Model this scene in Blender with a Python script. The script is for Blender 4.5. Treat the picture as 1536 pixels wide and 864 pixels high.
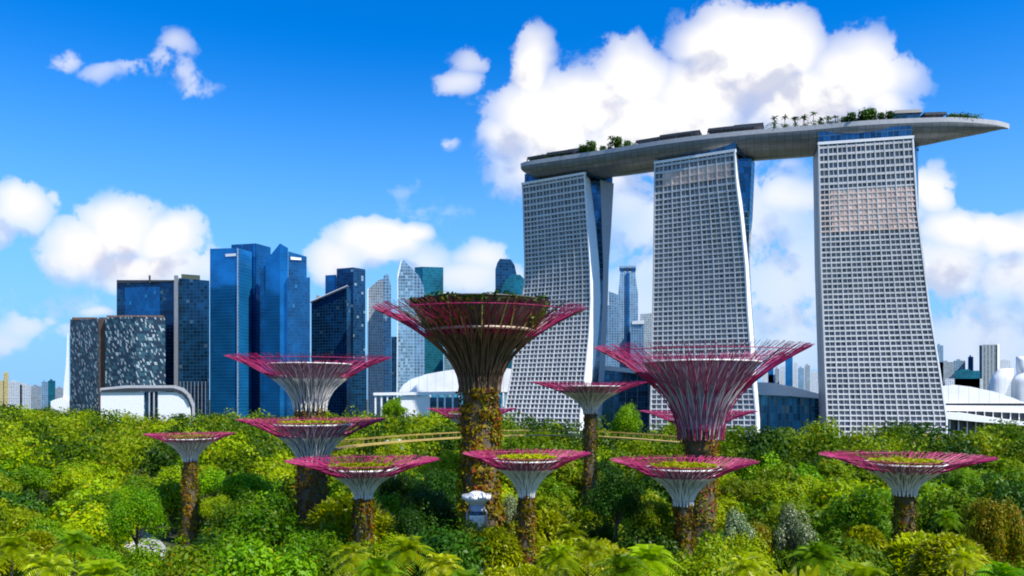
import bpy, math, random
import numpy as np
from mathutils import Vector, Matrix
for o in list(bpy.data.objects): bpy.data.objects.remove(o, do_unlink=True)
C = bpy.data.collections.new('place'); bpy.context.scene.collection.children.link(C)
scene = bpy.context.scene
PI = math.pi; R = math.radians
random.seed(7); rng = np.random.default_rng(7)

# ------------------------------------------------------------ camera
F = 1536*28/36.0; HZ = 595.0; H = 36.0
cam_d = bpy.data.cameras.new('camera'); cam = bpy.data.objects.new('camera', cam_d); C.objects.link(cam)
cam.location = (0, 0, H); cam.rotation_euler = (R(90), 0, 0)
cam_d.lens = 28; cam_d.sensor_width = 36; cam_d.shift_y = (HZ-432)/1536
cam_d.clip_start = 1; cam_d.clip_end = 60000
scene.camera = cam
def at(px, py, d): return Vector(((px-768)/F*d, d, H+(HZ-py)/F*d))
def X(px, d): return (px-768)/F*d
def Z(py, d): return H+(HZ-py)/F*d

# ------------------------------------------------------------ sun, sky, exposure
SUN_AZ_X, SUN_AZ_Y, SUN_EL = 0.80, -0.60, R(50)      # sun high, to the right and a little behind the camera
sd = Vector((SUN_AZ_X*math.cos(SUN_EL), SUN_AZ_Y*math.cos(SUN_EL), math.sin(SUN_EL))).normalized()
sl = bpy.data.lights.new('sun', 'SUN'); sl.energy = 4.9; sl.angle = R(0.5); sl.color = (1, 0.955, 0.88)
so = bpy.data.objects.new('sun', sl); C.objects.link(so)
so.rotation_euler = (-sd).to_track_quat('-Z', 'Y').to_euler()
scene.view_settings.view_transform = 'Standard'; scene.view_settings.look = 'None'
scene.view_settings.exposure = 0.6; scene.view_settings.gamma = 1
scene.view_settings.use_curve_mapping = False

# ---- node helpers
class NT:
    def __init__(s, nt): s.nt = nt; s.n = nt.nodes; s.l = nt.links
    def put(s, sock, v):
        if isinstance(v, bpy.types.NodeSocket): s.l.new(v, sock)
        elif v is not None: sock.default_value = v
    def math(s, op, a, b=None, c=None, clamp=False):
        n = s.n.new('ShaderNodeMath'); n.operation = op; n.use_clamp = clamp
        s.put(n.inputs[0], a); s.put(n.inputs[1], b); s.put(n.inputs[2], c); return n.outputs[0]
    def vec(s, op, a, b=None, out=0):
        n = s.n.new('ShaderNodeVectorMath'); n.operation = op
        s.put(n.inputs[0], a)
        if op == 'SCALE': s.put(n.inputs[3], b)
        else: s.put(n.inputs[1], b)
        return n.outputs['Value'] if op in ('LENGTH', 'DOT_PRODUCT', 'DISTANCE') else n.outputs[0]
    def comb(s, x, y, z=0.0):
        n = s.n.new('ShaderNodeCombineXYZ'); s.put(n.inputs[0], x); s.put(n.inputs[1], y); s.put(n.inputs[2], z); return n.outputs[0]
    def sep(s, v):
        n = s.n.new('ShaderNodeSeparateXYZ'); s.put(n.inputs[0], v); return n.outputs
    def noise(s, v, scale, detail=2, rough=.5, dist=0.0, col=False, dim='3D'):
        n = s.n.new('ShaderNodeTexNoise'); n.noise_dimensions = dim; s.put(n.inputs['Vector'], v); n.inputs['Scale'].default_value = scale
        n.inputs['Detail'].default_value = detail; n.inputs['Roughness'].default_value = rough; n.inputs['Distortion'].default_value = dist
        return n.outputs['Color' if col else 'Fac']
    def white(s, v, col=False):
        n = s.n.new('ShaderNodeTexWhiteNoise'); n.noise_dimensions = '3D'; s.put(n.inputs['Vector'], v); return n.outputs['Color' if col else 'Value']
    def mr(s, v, a, b, c=0.0, d=1.0, smooth=False):
        n = s.n.new('ShaderNodeMapRange'); n.interpolation_type = 'SMOOTHSTEP' if smooth else 'LINEAR'; n.clamp = True
        s.put(n.inputs[0], v); s.put(n.inputs[1], a); s.put(n.inputs[2], b); s.put(n.inputs[3], c); s.put(n.inputs[4], d); return n.outputs[0]
    def mix(s, f, a, b, mode='MIX'):
        n = s.n.new('ShaderNodeMix'); n.data_type = 'RGBA'; n.blend_type = mode
        cv = lambda v: (*v, 1) if isinstance(v, (tuple, list)) and len(v) == 3 else v
        s.put(n.inputs[0], f); s.put(n.inputs[6], cv(a)); s.put(n.inputs[7], cv(b)); return n.outputs[2]
    def hsv(s, col, h=.5, sat=1.0, v=1.0):
        n = s.n.new('ShaderNodeHueSaturation'); s.put(n.inputs['Color'], col); s.put(n.inputs['Hue'], h); s.put(n.inputs['Saturation'], sat); s.put(n.inputs['Value'], v); return n.outputs[0]
    def attr(s, name, out='Fac'):
        n = s.n.new('ShaderNodeAttribute'); n.attribute_name = name; return n.outputs[out]

# ---- world: sky texture plus cumulus clouds laid out by direction
CL = [ # (px, py, rx, ry, weight): direction ellipses of the cumulus banks
 (1130,80,100,75,1.15),(1060,130,90,60,1),(1290,110,85,70,1),(1215,160,120,60,1),(950,110,75,60,1),(880,150,80,60,1),(800,100,38,55,1),(820,180,90,75,1),
 (990,190,140,80,1),(860,240,130,70,.9),(760,215,55,40,.75),(1330,160,45,45,.8),(1000,320,110,90,.5),(930,300,70,70,.5),(1100,420,110,90,.5),(960,420,80,70,.45),
 (700,78,38,34,.5),(690,118,42,36,.62),(664,226,20,18,.42),(600,285,50,22,.14),
 (265,80,44,34,.46),(285,118,56,28,.44),(240,105,55,24,.42),(195,108,55,24,.40),(150,112,50,22,.40),(100,88,36,26,.48),
 (180,335,75,50,1),(120,370,70,45,1),(260,355,55,40,1),(220,395,110,40,.9),(300,400,50,40,.6),(25,315,50,45,.85),(72,300,18,26,.5),(0,350,30,30,.6),
 (45,485,60,24,.55),(10,500,60,28,.5),(90,500,60,25,.35),(155,470,40,14,.6),
 (560,370,75,35,1),(610,355,36,22,.9),(500,395,48,38,.8),(640,400,60,40,.6),(725,395,50,40,.75),(700,425,70,35,.7),(760,430,40,40,.6),
 (1400,290,36,42,.9),(1440,350,60,40,1),(1500,350,60,40,1),(1420,410,80,60,.8),(1520,420,80,60,.75),(1470,480,120,50,.45),
 (1060,330,190,130,.70),(960,480,150,110,.50),(1180,440,120,170,.55),(1470,520,160,110,.55),(1330,320,90,80,.6),(120,460,200,60,.22),(640,320,120,40,.14),
 (1180,300,60,40,.7),(1160,350,60,60,.55),(1180,250,40,22,.35),(1190,480,80,70,.35),(1280,25,26,14,.18),(1180,430,60,50,.5)]
w = bpy.data.worlds.new('World'); scene.world = w; w.use_nodes = True
g = bpy.data.node_groups.new('cloud_banks', 'ShaderNodeTree')
g.interface.new_socket('P', in_out='INPUT', socket_type='NodeSocketVector'); g.interface.new_socket('V', in_out='OUTPUT', socket_type='NodeSocketFloat')
t = NT(g); gi = t.n.new('NodeGroupInput'); go = t.n.new('NodeGroupOutput'); acc = None
for (cx, cy, rx, ry, wt) in CL:
    v = t.vec('SUBTRACT', gi.outputs[0], ((cx-768)/F, (HZ-cy)/F, 0.0))
    v = t.vec('MULTIPLY', v, (F/rx, F/ry, 0.0)); L = t.vec('DOT_PRODUCT', v, v)
    e = t.math('SUBTRACT', wt, t.math('MULTIPLY', L, .62))
    e = t.math('MAXIMUM', e, -1.2)
    acc = e if acc is None else t.math('SMOOTH_MAX', acc, e, .12)
t.l.new(acc, go.inputs[0])
t = NT(w.node_tree); t.n.clear()
tc = t.n.new('ShaderNodeTexCoord'); SKYT = (.30, 1.16, 1.50); SKYH = (2.0, 4.0, 6.9); D = tc.outputs['Generated']; dx, dy, dz = t.sep(D)
sky = t.n.new('ShaderNodeTexSky'); sky.sky_type = 'NISHITA'; sky.sun_disc = False
sky.sun_elevation = SUN_EL; sky.sun_rotation = math.atan2(SUN_AZ_X, SUN_AZ_Y); sky.altitude = 0; sky.air_density = 1.0; sky.dust_density = .6; sky.ozone_density = 3.0
inv = t.math('DIVIDE', 1.0, t.math('MAXIMUM', t.math('ABSOLUTE', dy), .15))
P = t.comb(t.math('MULTIPLY', dx, inv), t.math('MULTIPLY', dz, inv), 0.0)
def clouds(P, det=9):
    wv = t.vec('SUBTRACT', t.noise(P, 7.0, 3, .55, 0, True), (.5, .5, .5))
    Pw = t.vec('ADD', P, t.vec('SCALE', wv, .085))
    gn = t.n.new('ShaderNodeGroup'); gn.node_tree = g; t.put(gn.inputs[0], Pw)
    n1 = t.noise(P, 13.0, det+2, .60, .35)
    n2 = t.noise(Pw, 34.0, 4, .55)
    bil = t.math('ABSOLUTE', t.math('SUBTRACT', n2, .5))
    d = t.math('ADD', gn.outputs[0], t.math('MULTIPLY', t.math('SUBTRACT', n1, .5), 1.9))
    return t.math('SUBTRACT', d, t.math('MULTIPLY', bil, .9)), gn.outputs[0]
d0, thick = clouds(P)
c0_, _ = clouds(P, 0); d1, _ = clouds(t.vec('ADD', P, (.014, .045, 0.0)), 0)
front = t.math('GREATER_THAN', dy, 0.0)
cover = t.math('MULTIPLY', t.mr(t.math('ADD', d0, t.math('MULTIPLY', t.math('SUBTRACT', t.noise(P, 48.0, 6, .62), .5), .75)), -.04, .30, 0, 1, True), t.mr(thick, .05, .85, .10, 1))
# clouds elsewhere in the sky (behind and above), for light and reflections
gen = t.mr(t.noise(D, 2.6, 6, .6), .50, .66, 0, 1, True)
cover = t.math('ADD', t.math('MULTIPLY', cover, front), t.math('MULTIPLY', t.math('MULTIPLY', gen, t.math('SUBTRACT', 1.0, front)), .8))
lit = t.mr(t.math('ADD', t.math('SUBTRACT', c0_, d1), t.math('MULTIPLY', t.math('SUBTRACT', c0_, d0), .25)), -.55, .12, 0, 1, True)
ccol = t.mix(lit, (.66, .69, .84), (1.08, 1.06, 1.04))
ccol = t.mix(t.math('MULTIPLY', t.mr(dz, .02, .24, 1, 0), .40), ccol, (.62, .64, .86))
base = t.hsv(sky.outputs[0], .5, 1.5, 1.0)
base = t.mix(1.0, base, SKYT, 'MULTIPLY')
base = t.mix(t.mr(dz, 0.0, .42, .95, 0, True), base, SKYH)
b1 = t.n.new('ShaderNodeBackground'); t.put(b1.inputs[0], base); b1.inputs[1].default_value = .10
b2 = t.n.new('ShaderNodeBackground'); t.put(b2.inputs[0], ccol); b2.inputs[1].default_value = .66
mx = t.n.new('ShaderNodeMixShader'); t.put(mx.inputs[0], cover); t.l.new(b1.outputs[0], mx.inputs[1]); t.l.new(b2.outputs[0], mx.inputs[2])
wo = t.n.new('ShaderNodeOutputWorld'); t.l.new(mx.outputs[0], wo.inputs[0])
w.cycles.sampling_method = 'MANUAL'; w.cycles.sample_map_resolution = 512
scene.cycles.max_bounces = 6; scene.cycles.transparent_max_bounces = 4
scene.cycles.filter_width = 1.9; scene.cycles.diffuse_bounces = 3; scene.cycles.glossy_bounces = 3

# ------------------------------------------------------------ materials
def new_mat(name):
    m = bpy.data.materials.new(name); m.use_nodes = True; t = NT(m.node_tree); t.n.clear()
    b = t.n.new('ShaderNodeBsdfPrincipled'); o = t.n.new('ShaderNodeOutputMaterial'); t.l.new(b.outputs[0], o.inputs[0]); return m, t, b, o
def plain(name, col, rough=.6, metal=0.0, var=.12, scale=.6):
    m, t, b, o = new_mat(name); geo = t.n.new('ShaderNodeTexCoord').outputs['Object']
    n = t.noise(geo, scale, 5, .6); f = t.mr(n, .3, .7, 1-var, 1+var)
    t.put(b.inputs['Base Color'], t.mix(1.0, col, t.comb(f, f, f), 'MULTIPLY')); b.inputs['Roughness'].default_value = rough; b.inputs['Metallic'].default_value = metal
    t.put(b.inputs['Roughness'], t.mr(n, .3, .7, rough*.85, min(1, rough*1.15)))
    return m
def facade(name, glass, line, fh=4.0, bw=3.0, lh=.22, lw=.10, metal=.75, rough=.12, var=.35, alt=None, altp=0.0, big=0.0):
    """curtain wall: UV in metres; storey lines, mullions, and panes that differ a little"""
    m, t, b, o = new_mat(name); uv = t.n.new('ShaderNodeUVMap').outputs[0]; u, v, _ = t.sep(uv)
    fu = t.math('DIVIDE', u, bw); fv = t.math('DIVIDE', v, fh)
    cell = t.comb(t.math('FLOOR', fu), t.math('FLOOR', fv), 3.3)
    r = t.white(cell); k = t.mr(r, 0, 1, 1-var, 1+var)
    k = t.math('MULTIPLY', k, t.mr(t.noise(uv, .03, 3, .5), .35, .65, 1-big, 1+big))  # broad noise paints soft reflections into the glass colour
    g = t.mix(1.0, glass, t.comb(k, k, k), 'MULTIPLY')
    if alt: g = t.mix(t.math('LESS_THAN', t.white(t.comb(t.math('FLOOR', fu), t.math('FLOOR', fv), 9.1)), altp), g, alt)
    ln = t.math('MAXIMUM', t.math('LESS_THAN', t.math('FRACT', fv), lh), t.math('LESS_THAN', t.math('FRACT', fu), lw))
    t.put(b.inputs['Base Color'], t.mix(ln, g, line))
    t.put(b.inputs['Metallic'], t.mr(ln, 0, 1, metal, .1)); t.put(b.inputs['Roughness'], t.mr(ln, 0, 1, rough, .5))
    return m
def foliage(name, c1, c2, c3=None, p3=0.0, trans=.35, tone=.3):
    m, t, b, o = new_mat(name)
    r = t.attr('tint'); oi = t.n.new('ShaderNodeObjectInfo').outputs['Random']
    pos = t.n.new('ShaderNodeNewGeometry').outputs['Position']
    n = t.noise(pos, .22, 3, .6)
    f = t.math('ADD', t.math('MULTIPLY', r, .55), t.math('MULTIPLY', t.mr(n, .35, .65), .45))
    col = t.mix(f, c1, c2)
    if c3: col = t.mix(t.math('MULTIPLY', t.math('GREATER_THAN', t.white(t.comb(r, 2.2, 1.0)), 1-p3), .9), col, c3)
    k = t.mr(oi, 0, 1, 1-tone, 1+tone); col = t.mix(1.0, col, t.comb(k, k, t.math('MULTIPLY', k, .9)), 'MULTIPLY')
    col = t.hsv(col, t.mr(t.white(t.comb(oi, 1.0, 4.0)), 0, 1, .485, .51), 1.12, 1.0)
    t.put(b.inputs['Base Color'], col); b.inputs['Roughness'].default_value = .45; b.inputs['Specular IOR Level'].default_value = .15
    tr = t.n.new('ShaderNodeBsdfTranslucent'); t.put(tr.inputs[0], t.mix(1.0, col, (1.2, 1.25, .5), 'MULTIPLY'))
    ms = t.n.new('ShaderNodeMixShader'); ms.inputs[0].default_value = trans
    t.l.new(b.outputs[0], ms.inputs[1]); t.l.new(tr.outputs[0], ms.inputs[2]); t.l.new(ms.outputs[0], o.inputs[0]); return m
M = {}
M['white'] = plain('white_paint', (.80, .80, .80), .5, 0, .06)
m, t, b, o = new_mat('white_roof_panels'); oc = t.n.new('ShaderNodeTexCoord').outputs['Object']; hx, hy, hz = t.sep(oc)
seam = t.math('MAXIMUM', t.math('LESS_THAN', t.math('FRACT', t.math('DIVIDE', hx, 7.0)), .07), t.math('LESS_THAN', t.math('FRACT', t.math('DIVIDE', hy, 9.0)), .06)); nn = t.mr(t.noise(oc, .08, 5, .6), .35, .65, .88, 1.03)
t.put(b.inputs['Base Color'], t.mix(1.0, t.mix(seam, (.84, .84, .85), (.60, .61, .63)), t.comb(nn, nn, nn), 'MULTIPLY')); b.inputs['Roughness'].default_value = .5
M['white_roof'] = m
M['concrete'] = plain('pale_concrete', (.42, .42, .44), .7)
M['grey'] = plain('grey_cladding', (.26, .27, .29), .5)
M['slab'] = plain('balcony_slab', (.58, .575, .57), .55, 0, .10, .1)
M['slab_dark'] = plain('balcony_slab_weathered', (.30, .31, .33), .55, 0, .15, .1)
M['hull'] = plain('hull_cladding', (.20, .205, .215), .42, .25, .10, .08)
m, t, b, o = new_mat('hull_panels'); oc = t.n.new('ShaderNodeTexCoord').outputs['Object']; hx, hy, hz = t.sep(oc)
su = t.math('ADD', t.math('MULTIPLY', hx, .94), t.math('MULTIPLY', hy, -.34)); seam = t.math('MAXIMUM', t.math('LESS_THAN', t.math('FRACT', t.math('DIVIDE', su, 4.5)), .06), t.math('LESS_THAN', t.math('FRACT', t.math('DIVIDE', hz, 2.2)), .08))
pv = t.white(t.comb(t.math('FLOOR', t.math('DIVIDE', su, 4.5)), t.math('FLOOR', t.math('DIVIDE', hz, 2.2)), 1.0)); kk = t.mr(pv, 0, 1, .86, 1.12)
t.put(b.inputs['Base Color'], t.mix(seam, t.mix(1.0, (.21, .215, .225), t.comb(kk, kk, kk), 'MULTIPLY'), (.10, .105, .11))); b.inputs['Roughness'].default_value = .4; b.inputs['Metallic'].default_value = .25
M['hull'] = m
M['dark'] = plain('dark_metal', (.035, .04, .05), .45)
M['magenta'] = plain('magenta_steel', (.36, .012, .10), .55, 0, .35, 1.2)
M['tan_rod'] = plain('tan_and_sunlit_steel', (.30, .22, .15), .5, 0, .35, .9)
M['cream_rod'] = plain('cream_and_sunlit_steel', (.74, .71, .68), .5, 0, .2, .9)
M['lavender_shade_core'] = plain('lavender_shade_core', (.27, .24, .30), .6, 0, .4, .8)  # lavender tone paints the purple shadow between the white ribs
M['brown_core'] = plain('brown_core', (.034, .026, .013), .65, 0, .5, .6)
M['trunk_core'] = plain('trunk_core', (.09, .065, .035), .8, 0, .5, .8)
M['bark'] = plain('bark', (.10, .075, .05), .9, 0, .4, 2.0)
M['path'] = plain('path_paving', (.45, .44, .42), .8, 0, .15, .4)
M['yellow_deck'] = plain('walkway_yellow', (.38, .27, .06), .55, 0, .2, .3)
M['atrium'] = facade('atrium_glass', (.05, .32, .50), (.10, .24, .34), 5, 2.5, .08, .12, .35, .15, .5, (.25, .45, .5), .12)
M['band'] = facade('room_glass', (.12, .13, .15), (.22, .22, .22), 3.1, 1.9, .06, .20, .3, .18, .6, (.20, .19, .18), .3)
M['curtain'] = facade('crown_glass', (.02, .09, .17), (.04, .10, .15), 4, 3.2, .1, .07, .7, .12, .4)
FOL = {
 'yellow': foliage('foliage_yellow_green', (.16, .26, .007), (.34, .44, .009), (.46, .36, .012), .04, .42, .28),
 'green': foliage('foliage_green', (.06, .165, .009), (.16, .29, .011), (.24, .28, .01), .05, .35, .4),
 'dark': foliage('foliage_dark', (.018, .060, .010), (.05, .11, .014), None, 0, .22),
 'olive': foliage('foliage_olive', (.09, .165, .007), (.21, .29, .009), (.22, .16, .012), .08),
 'lime': foliage('foliage_lime_blades', (.20, .26, .010), (.44, .47, .02), (.55, .55, .18), .12, .42, .2),
 'rust': foliage('foliage_rust', (.13, .16, .012), (.25, .22, .02), (.30, .13, .03), .12),
 'silver': foliage('foliage_silver', (.06, .12, .04), (.18, .25, .12), (.60, .62, .48), .30, .2),
 'garden': foliage('foliage_vertical_garden', (.11, .085, .010), (.27, .17, .018), (.26, .06, .04), .14, .25),
 'gardengreen': foliage('foliage_vertical_green', (.060, .090, .006), (.20, .19, .012), (.20, .10, .02), .14, .28),
 'disc': foliage('foliage_roof_planting', (.20, .24, .008), (.38, .38, .012), None, 0, .35),
}

# ------------------------------------------------------------ mesh helpers
class MB:
    def __init__(s): s.v = []; s.f = []; s.uv = []; s.mi = []
    def quad(s, a, b, c, d, uv=None, mi=0):
        i = len(s.v); s.v += [tuple(a), tuple(b), tuple(c), tuple(d)]; s.f.append((i, i+1, i+2, i+3)); s.uv += uv or [(0, 0)]*4; s.mi.append(mi)
    def poly(s, pts, uv=None, mi=0):
        i = len(s.v); s.v += [tuple(p) for p in pts]; s.f.append(tuple(range(i, i+len(pts)))); s.uv += uv or [(0, 0)]*len(pts); s.mi.append(mi)
    def hexa(s, b, t, mi=0):
        """b, t: 4 bottom and 4 top points, same winding (ccw from above)"""
        s.poly(b[::-1], mi=mi); s.poly(t, mi=mi)
        for k in range(4): s.quad(b[k], b[(k+1) % 4], t[(k+1) % 4], t[k], mi=mi)
    def box(s, x0, x1, y0, y1, z0, z1, mi=0):
        p = [(x0, y0), (x1, y0), (x1, y1), (x0, y1)]; s.hexa([(*q, z0) for q in p], [(*q, z1) for q in p], mi)
    def prism(s, fp, z0, zt, mi=0, cap=True, capmi=None):
        """footprint ccw from above, top height per point (or one); UV in metres"""
        n = len(fp); zt = zt if isinstance(zt, (list, tuple)) else [zt]*n; z0 = z0 if isinstance(z0, (list, tuple)) else [z0]*n; u = 0
        for k in range(n):
            j = (k+1) % n; a, b = fp[k], fp[j]; L = math.dist(a[:2], b[:2])
            s.quad((*a, z0[k]), (*b, z0[j]), (*b, zt[j]), (*a, zt[k]), [(u, z0[k]), (u+L, z0[j]), (u+L, zt[j]), (u, zt[k])], mi); u += L+1.7
        if cap:
            s.poly([(*fp[k], zt[k]) for k in range(n)], mi=mi if capmi is None else capmi); s.poly([(*fp[k], z0[k]) for k in range(n)][::-1], mi=mi if capmi is None else capmi)
    def tube(s, pts, r, n=4, mi=0, closed=False):
        pts = [Vector(p) for p in pts]; rs = r if isinstance(r, (list, tuple)) else [r]*len(pts); rings = []; m = len(pts)
        for k, p in enumerate(pts):
            if closed: tg = pts[(k+1) % m]-pts[k-1]
            else: tg = pts[min(k+1, m-1)]-pts[max(k-1, 0)]
            tg.normalize(); up = Vector((0, 0, 1)) if abs(tg.z) < .95 else Vector((1, 0, 0))
            a = tg.cross(up).normalized(); b = a.cross(tg)
            i = len(s.v); s.v += [tuple(p+(a*math.cos(q*2*PI/n)+b*math.sin(q*2*PI/n))*rs[k]) for q in range(n)]; rings.append(i)
        for k in range(m if closed else m-1):
            i, j = rings[k], rings[(k+1) % m]
            for q in range(n):
                s.f.append((i+q, i+(q+1) % n, j+(q+1) % n, j+q)); s.uv += [(0, 0)]*4; s.mi.append(mi if not callable(mi) else mi(k))
    def lathe(s, prof, n=32, mi=0, cx=0, cy=0):
        i0 = len(s.v)
        for (r, z) in prof: s.v += [(cx+r*math.cos(q*2*PI/n), cy+r*math.sin(q*2*PI/n), z) for q in range(n)]
        for k in range(len(prof)-1):
            for q in range(n):
                a = i0+k*n+q; b = i0+k*n+(q+1) % n; s.f.append((a, b, b+n, a+n)); s.uv += [(0, 0)]*4; s.mi.append(mi)
    def build(s, name, mats, parent=None, smooth=False):
        me = bpy.data.meshes.new(name); me.from_pydata(s.v, [], s.f)
        if not isinstance(mats, (list, tuple)): mats = [mats]
        for m in mats: me.materials.append(m)
        if len(mats) > 1: me.polygons.foreach_set('material_index', s.mi)
        if any(u != (0, 0) for u in s.uv[:400]):
            ul = me.uv_layers.new(name='UVMap'); ul.data.foreach_set('uv', np.array(s.uv, dtype=np.float32).ravel())
        if smooth: me.polygons.foreach_set('use_smooth', [True]*len(me.polygons))
        me.update(); o = bpy.data.objects.new(name, me); C.objects.link(o)
        if parent: o.parent = parent
        return o
def tag(o, label=None, cat=None, group=None, kind=None):
    if label: o['label'] = label
    if cat: o['category'] = cat
    if group: o['group'] = group
    if kind: o['kind'] = kind
    return o
def thing(name, label, cat, loc=(0, 0, 0), rz=0, group=None):
    o = bpy.data.objects.new(name, None); C.objects.link(o); o.location = loc; o.rotation_euler = (0, 0, rz); o.empty_display_size = 1
    return tag(o, label, cat, group)
def link_copy(o, parent=None, loc=None, name=None):
    c = o.copy(); C.objects.link(c); c.parent = parent
    if name: c.name = name
    if loc is not None: c.location = loc
    return c
def quads_np(name, V, tint, mat, parent=None, link=True):
    """V: (n,4,3) array of leaf quads, tint: (n,)"""
    n = len(V); me = bpy.data.meshes.new(name)
    me.vertices.add(4*n); me.vertices.foreach_set('co', V.astype(np.float32).ravel())
    me.loops.add(4*n); me.loops.foreach_set('vertex_index', np.arange(4*n, dtype=np.int32))
    me.polygons.add(n); me.polygons.foreach_set('loop_start', np.arange(0, 4*n, 4, dtype=np.int32)); me.polygons.foreach_set('loop_total', np.full(n, 4, dtype=np.int32))
    me.materials.append(mat); me.update(calc_edges=True)
    a = me.attributes.new('tint', 'FLOAT', 'FACE'); a.data.foreach_set('value', tint.astype(np.float32))
    if not link: return me
    o = bpy.data.objects.new(name, me); C.objects.link(o); o.parent = parent; return o
def leaf_quads(P, N, L, W, jit=.6, bend=True):
    """leaf-shaped quads (kites) at P with mean normal N, length L, width W"""
    n = len(P); N = N+rng.normal(0, jit, (n, 3)); N /= np.linalg.norm(N, axis=1)[:, None]+1e-9
    T = rng.normal(0, 1, (n, 3)); T -= (T*N).sum(1)[:, None]*N; T /= np.linalg.norm(T, axis=1)[:, None]+1e-9
    B = np.cross(N, T); L = np.asarray(L).reshape(-1, 1)*np.ones((n, 1)); W = np.asarray(W).reshape(-1, 1)*np.ones((n, 1))
    V = np.stack([P-T*L*.5, P+B*W*.5+N*L*.08, P+T*L*.5, P-B*W*.5+N*L*.08], 1); return V
# ------------------------------------------------------------ ground
m, t, b, o = new_mat('ground_soil'); geo = t.n.new('ShaderNodeNewGeometry').outputs['Position']
n = t.noise(geo, .05, 6, .6); t.put(b.inputs['Base Color'], t.mix(t.mr(n, .4, .6), (.028, .045, .012), (.07, .075, .03))); b.inputs['Roughness'].default_value = .95
M['ground'] = m
mb = MB(); S = 9000; mb.quad((-S, -S, 0), (S, -S, 0), (S, S, 0), (-S, S, 0)); tag(mb.build('ground', M['ground']), kind='structure')
mb = MB(); pp = [at(px, 0, d) for px, d in []]
path_pts = [(-104, 214), (-97, 205), (-91, 196), (-84, 184), (-74, 172), (-66, 160)]
for k in range(len(path_pts)-1):
    (x0, y0), (x1, y1) = path_pts[k:k+2]; wv = 5.0
    mb.quad((x0-wv, y0, .06), (x1-wv, y1, .06), (x1+wv, y1, .06), (x0+wv, y0, .06))
for f in range(len(mb.f)): mb.f[f] = mb.f[f][::-1] if True else mb.f[f]
tag(mb.build('path', M['path']), kind='structure')

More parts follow.
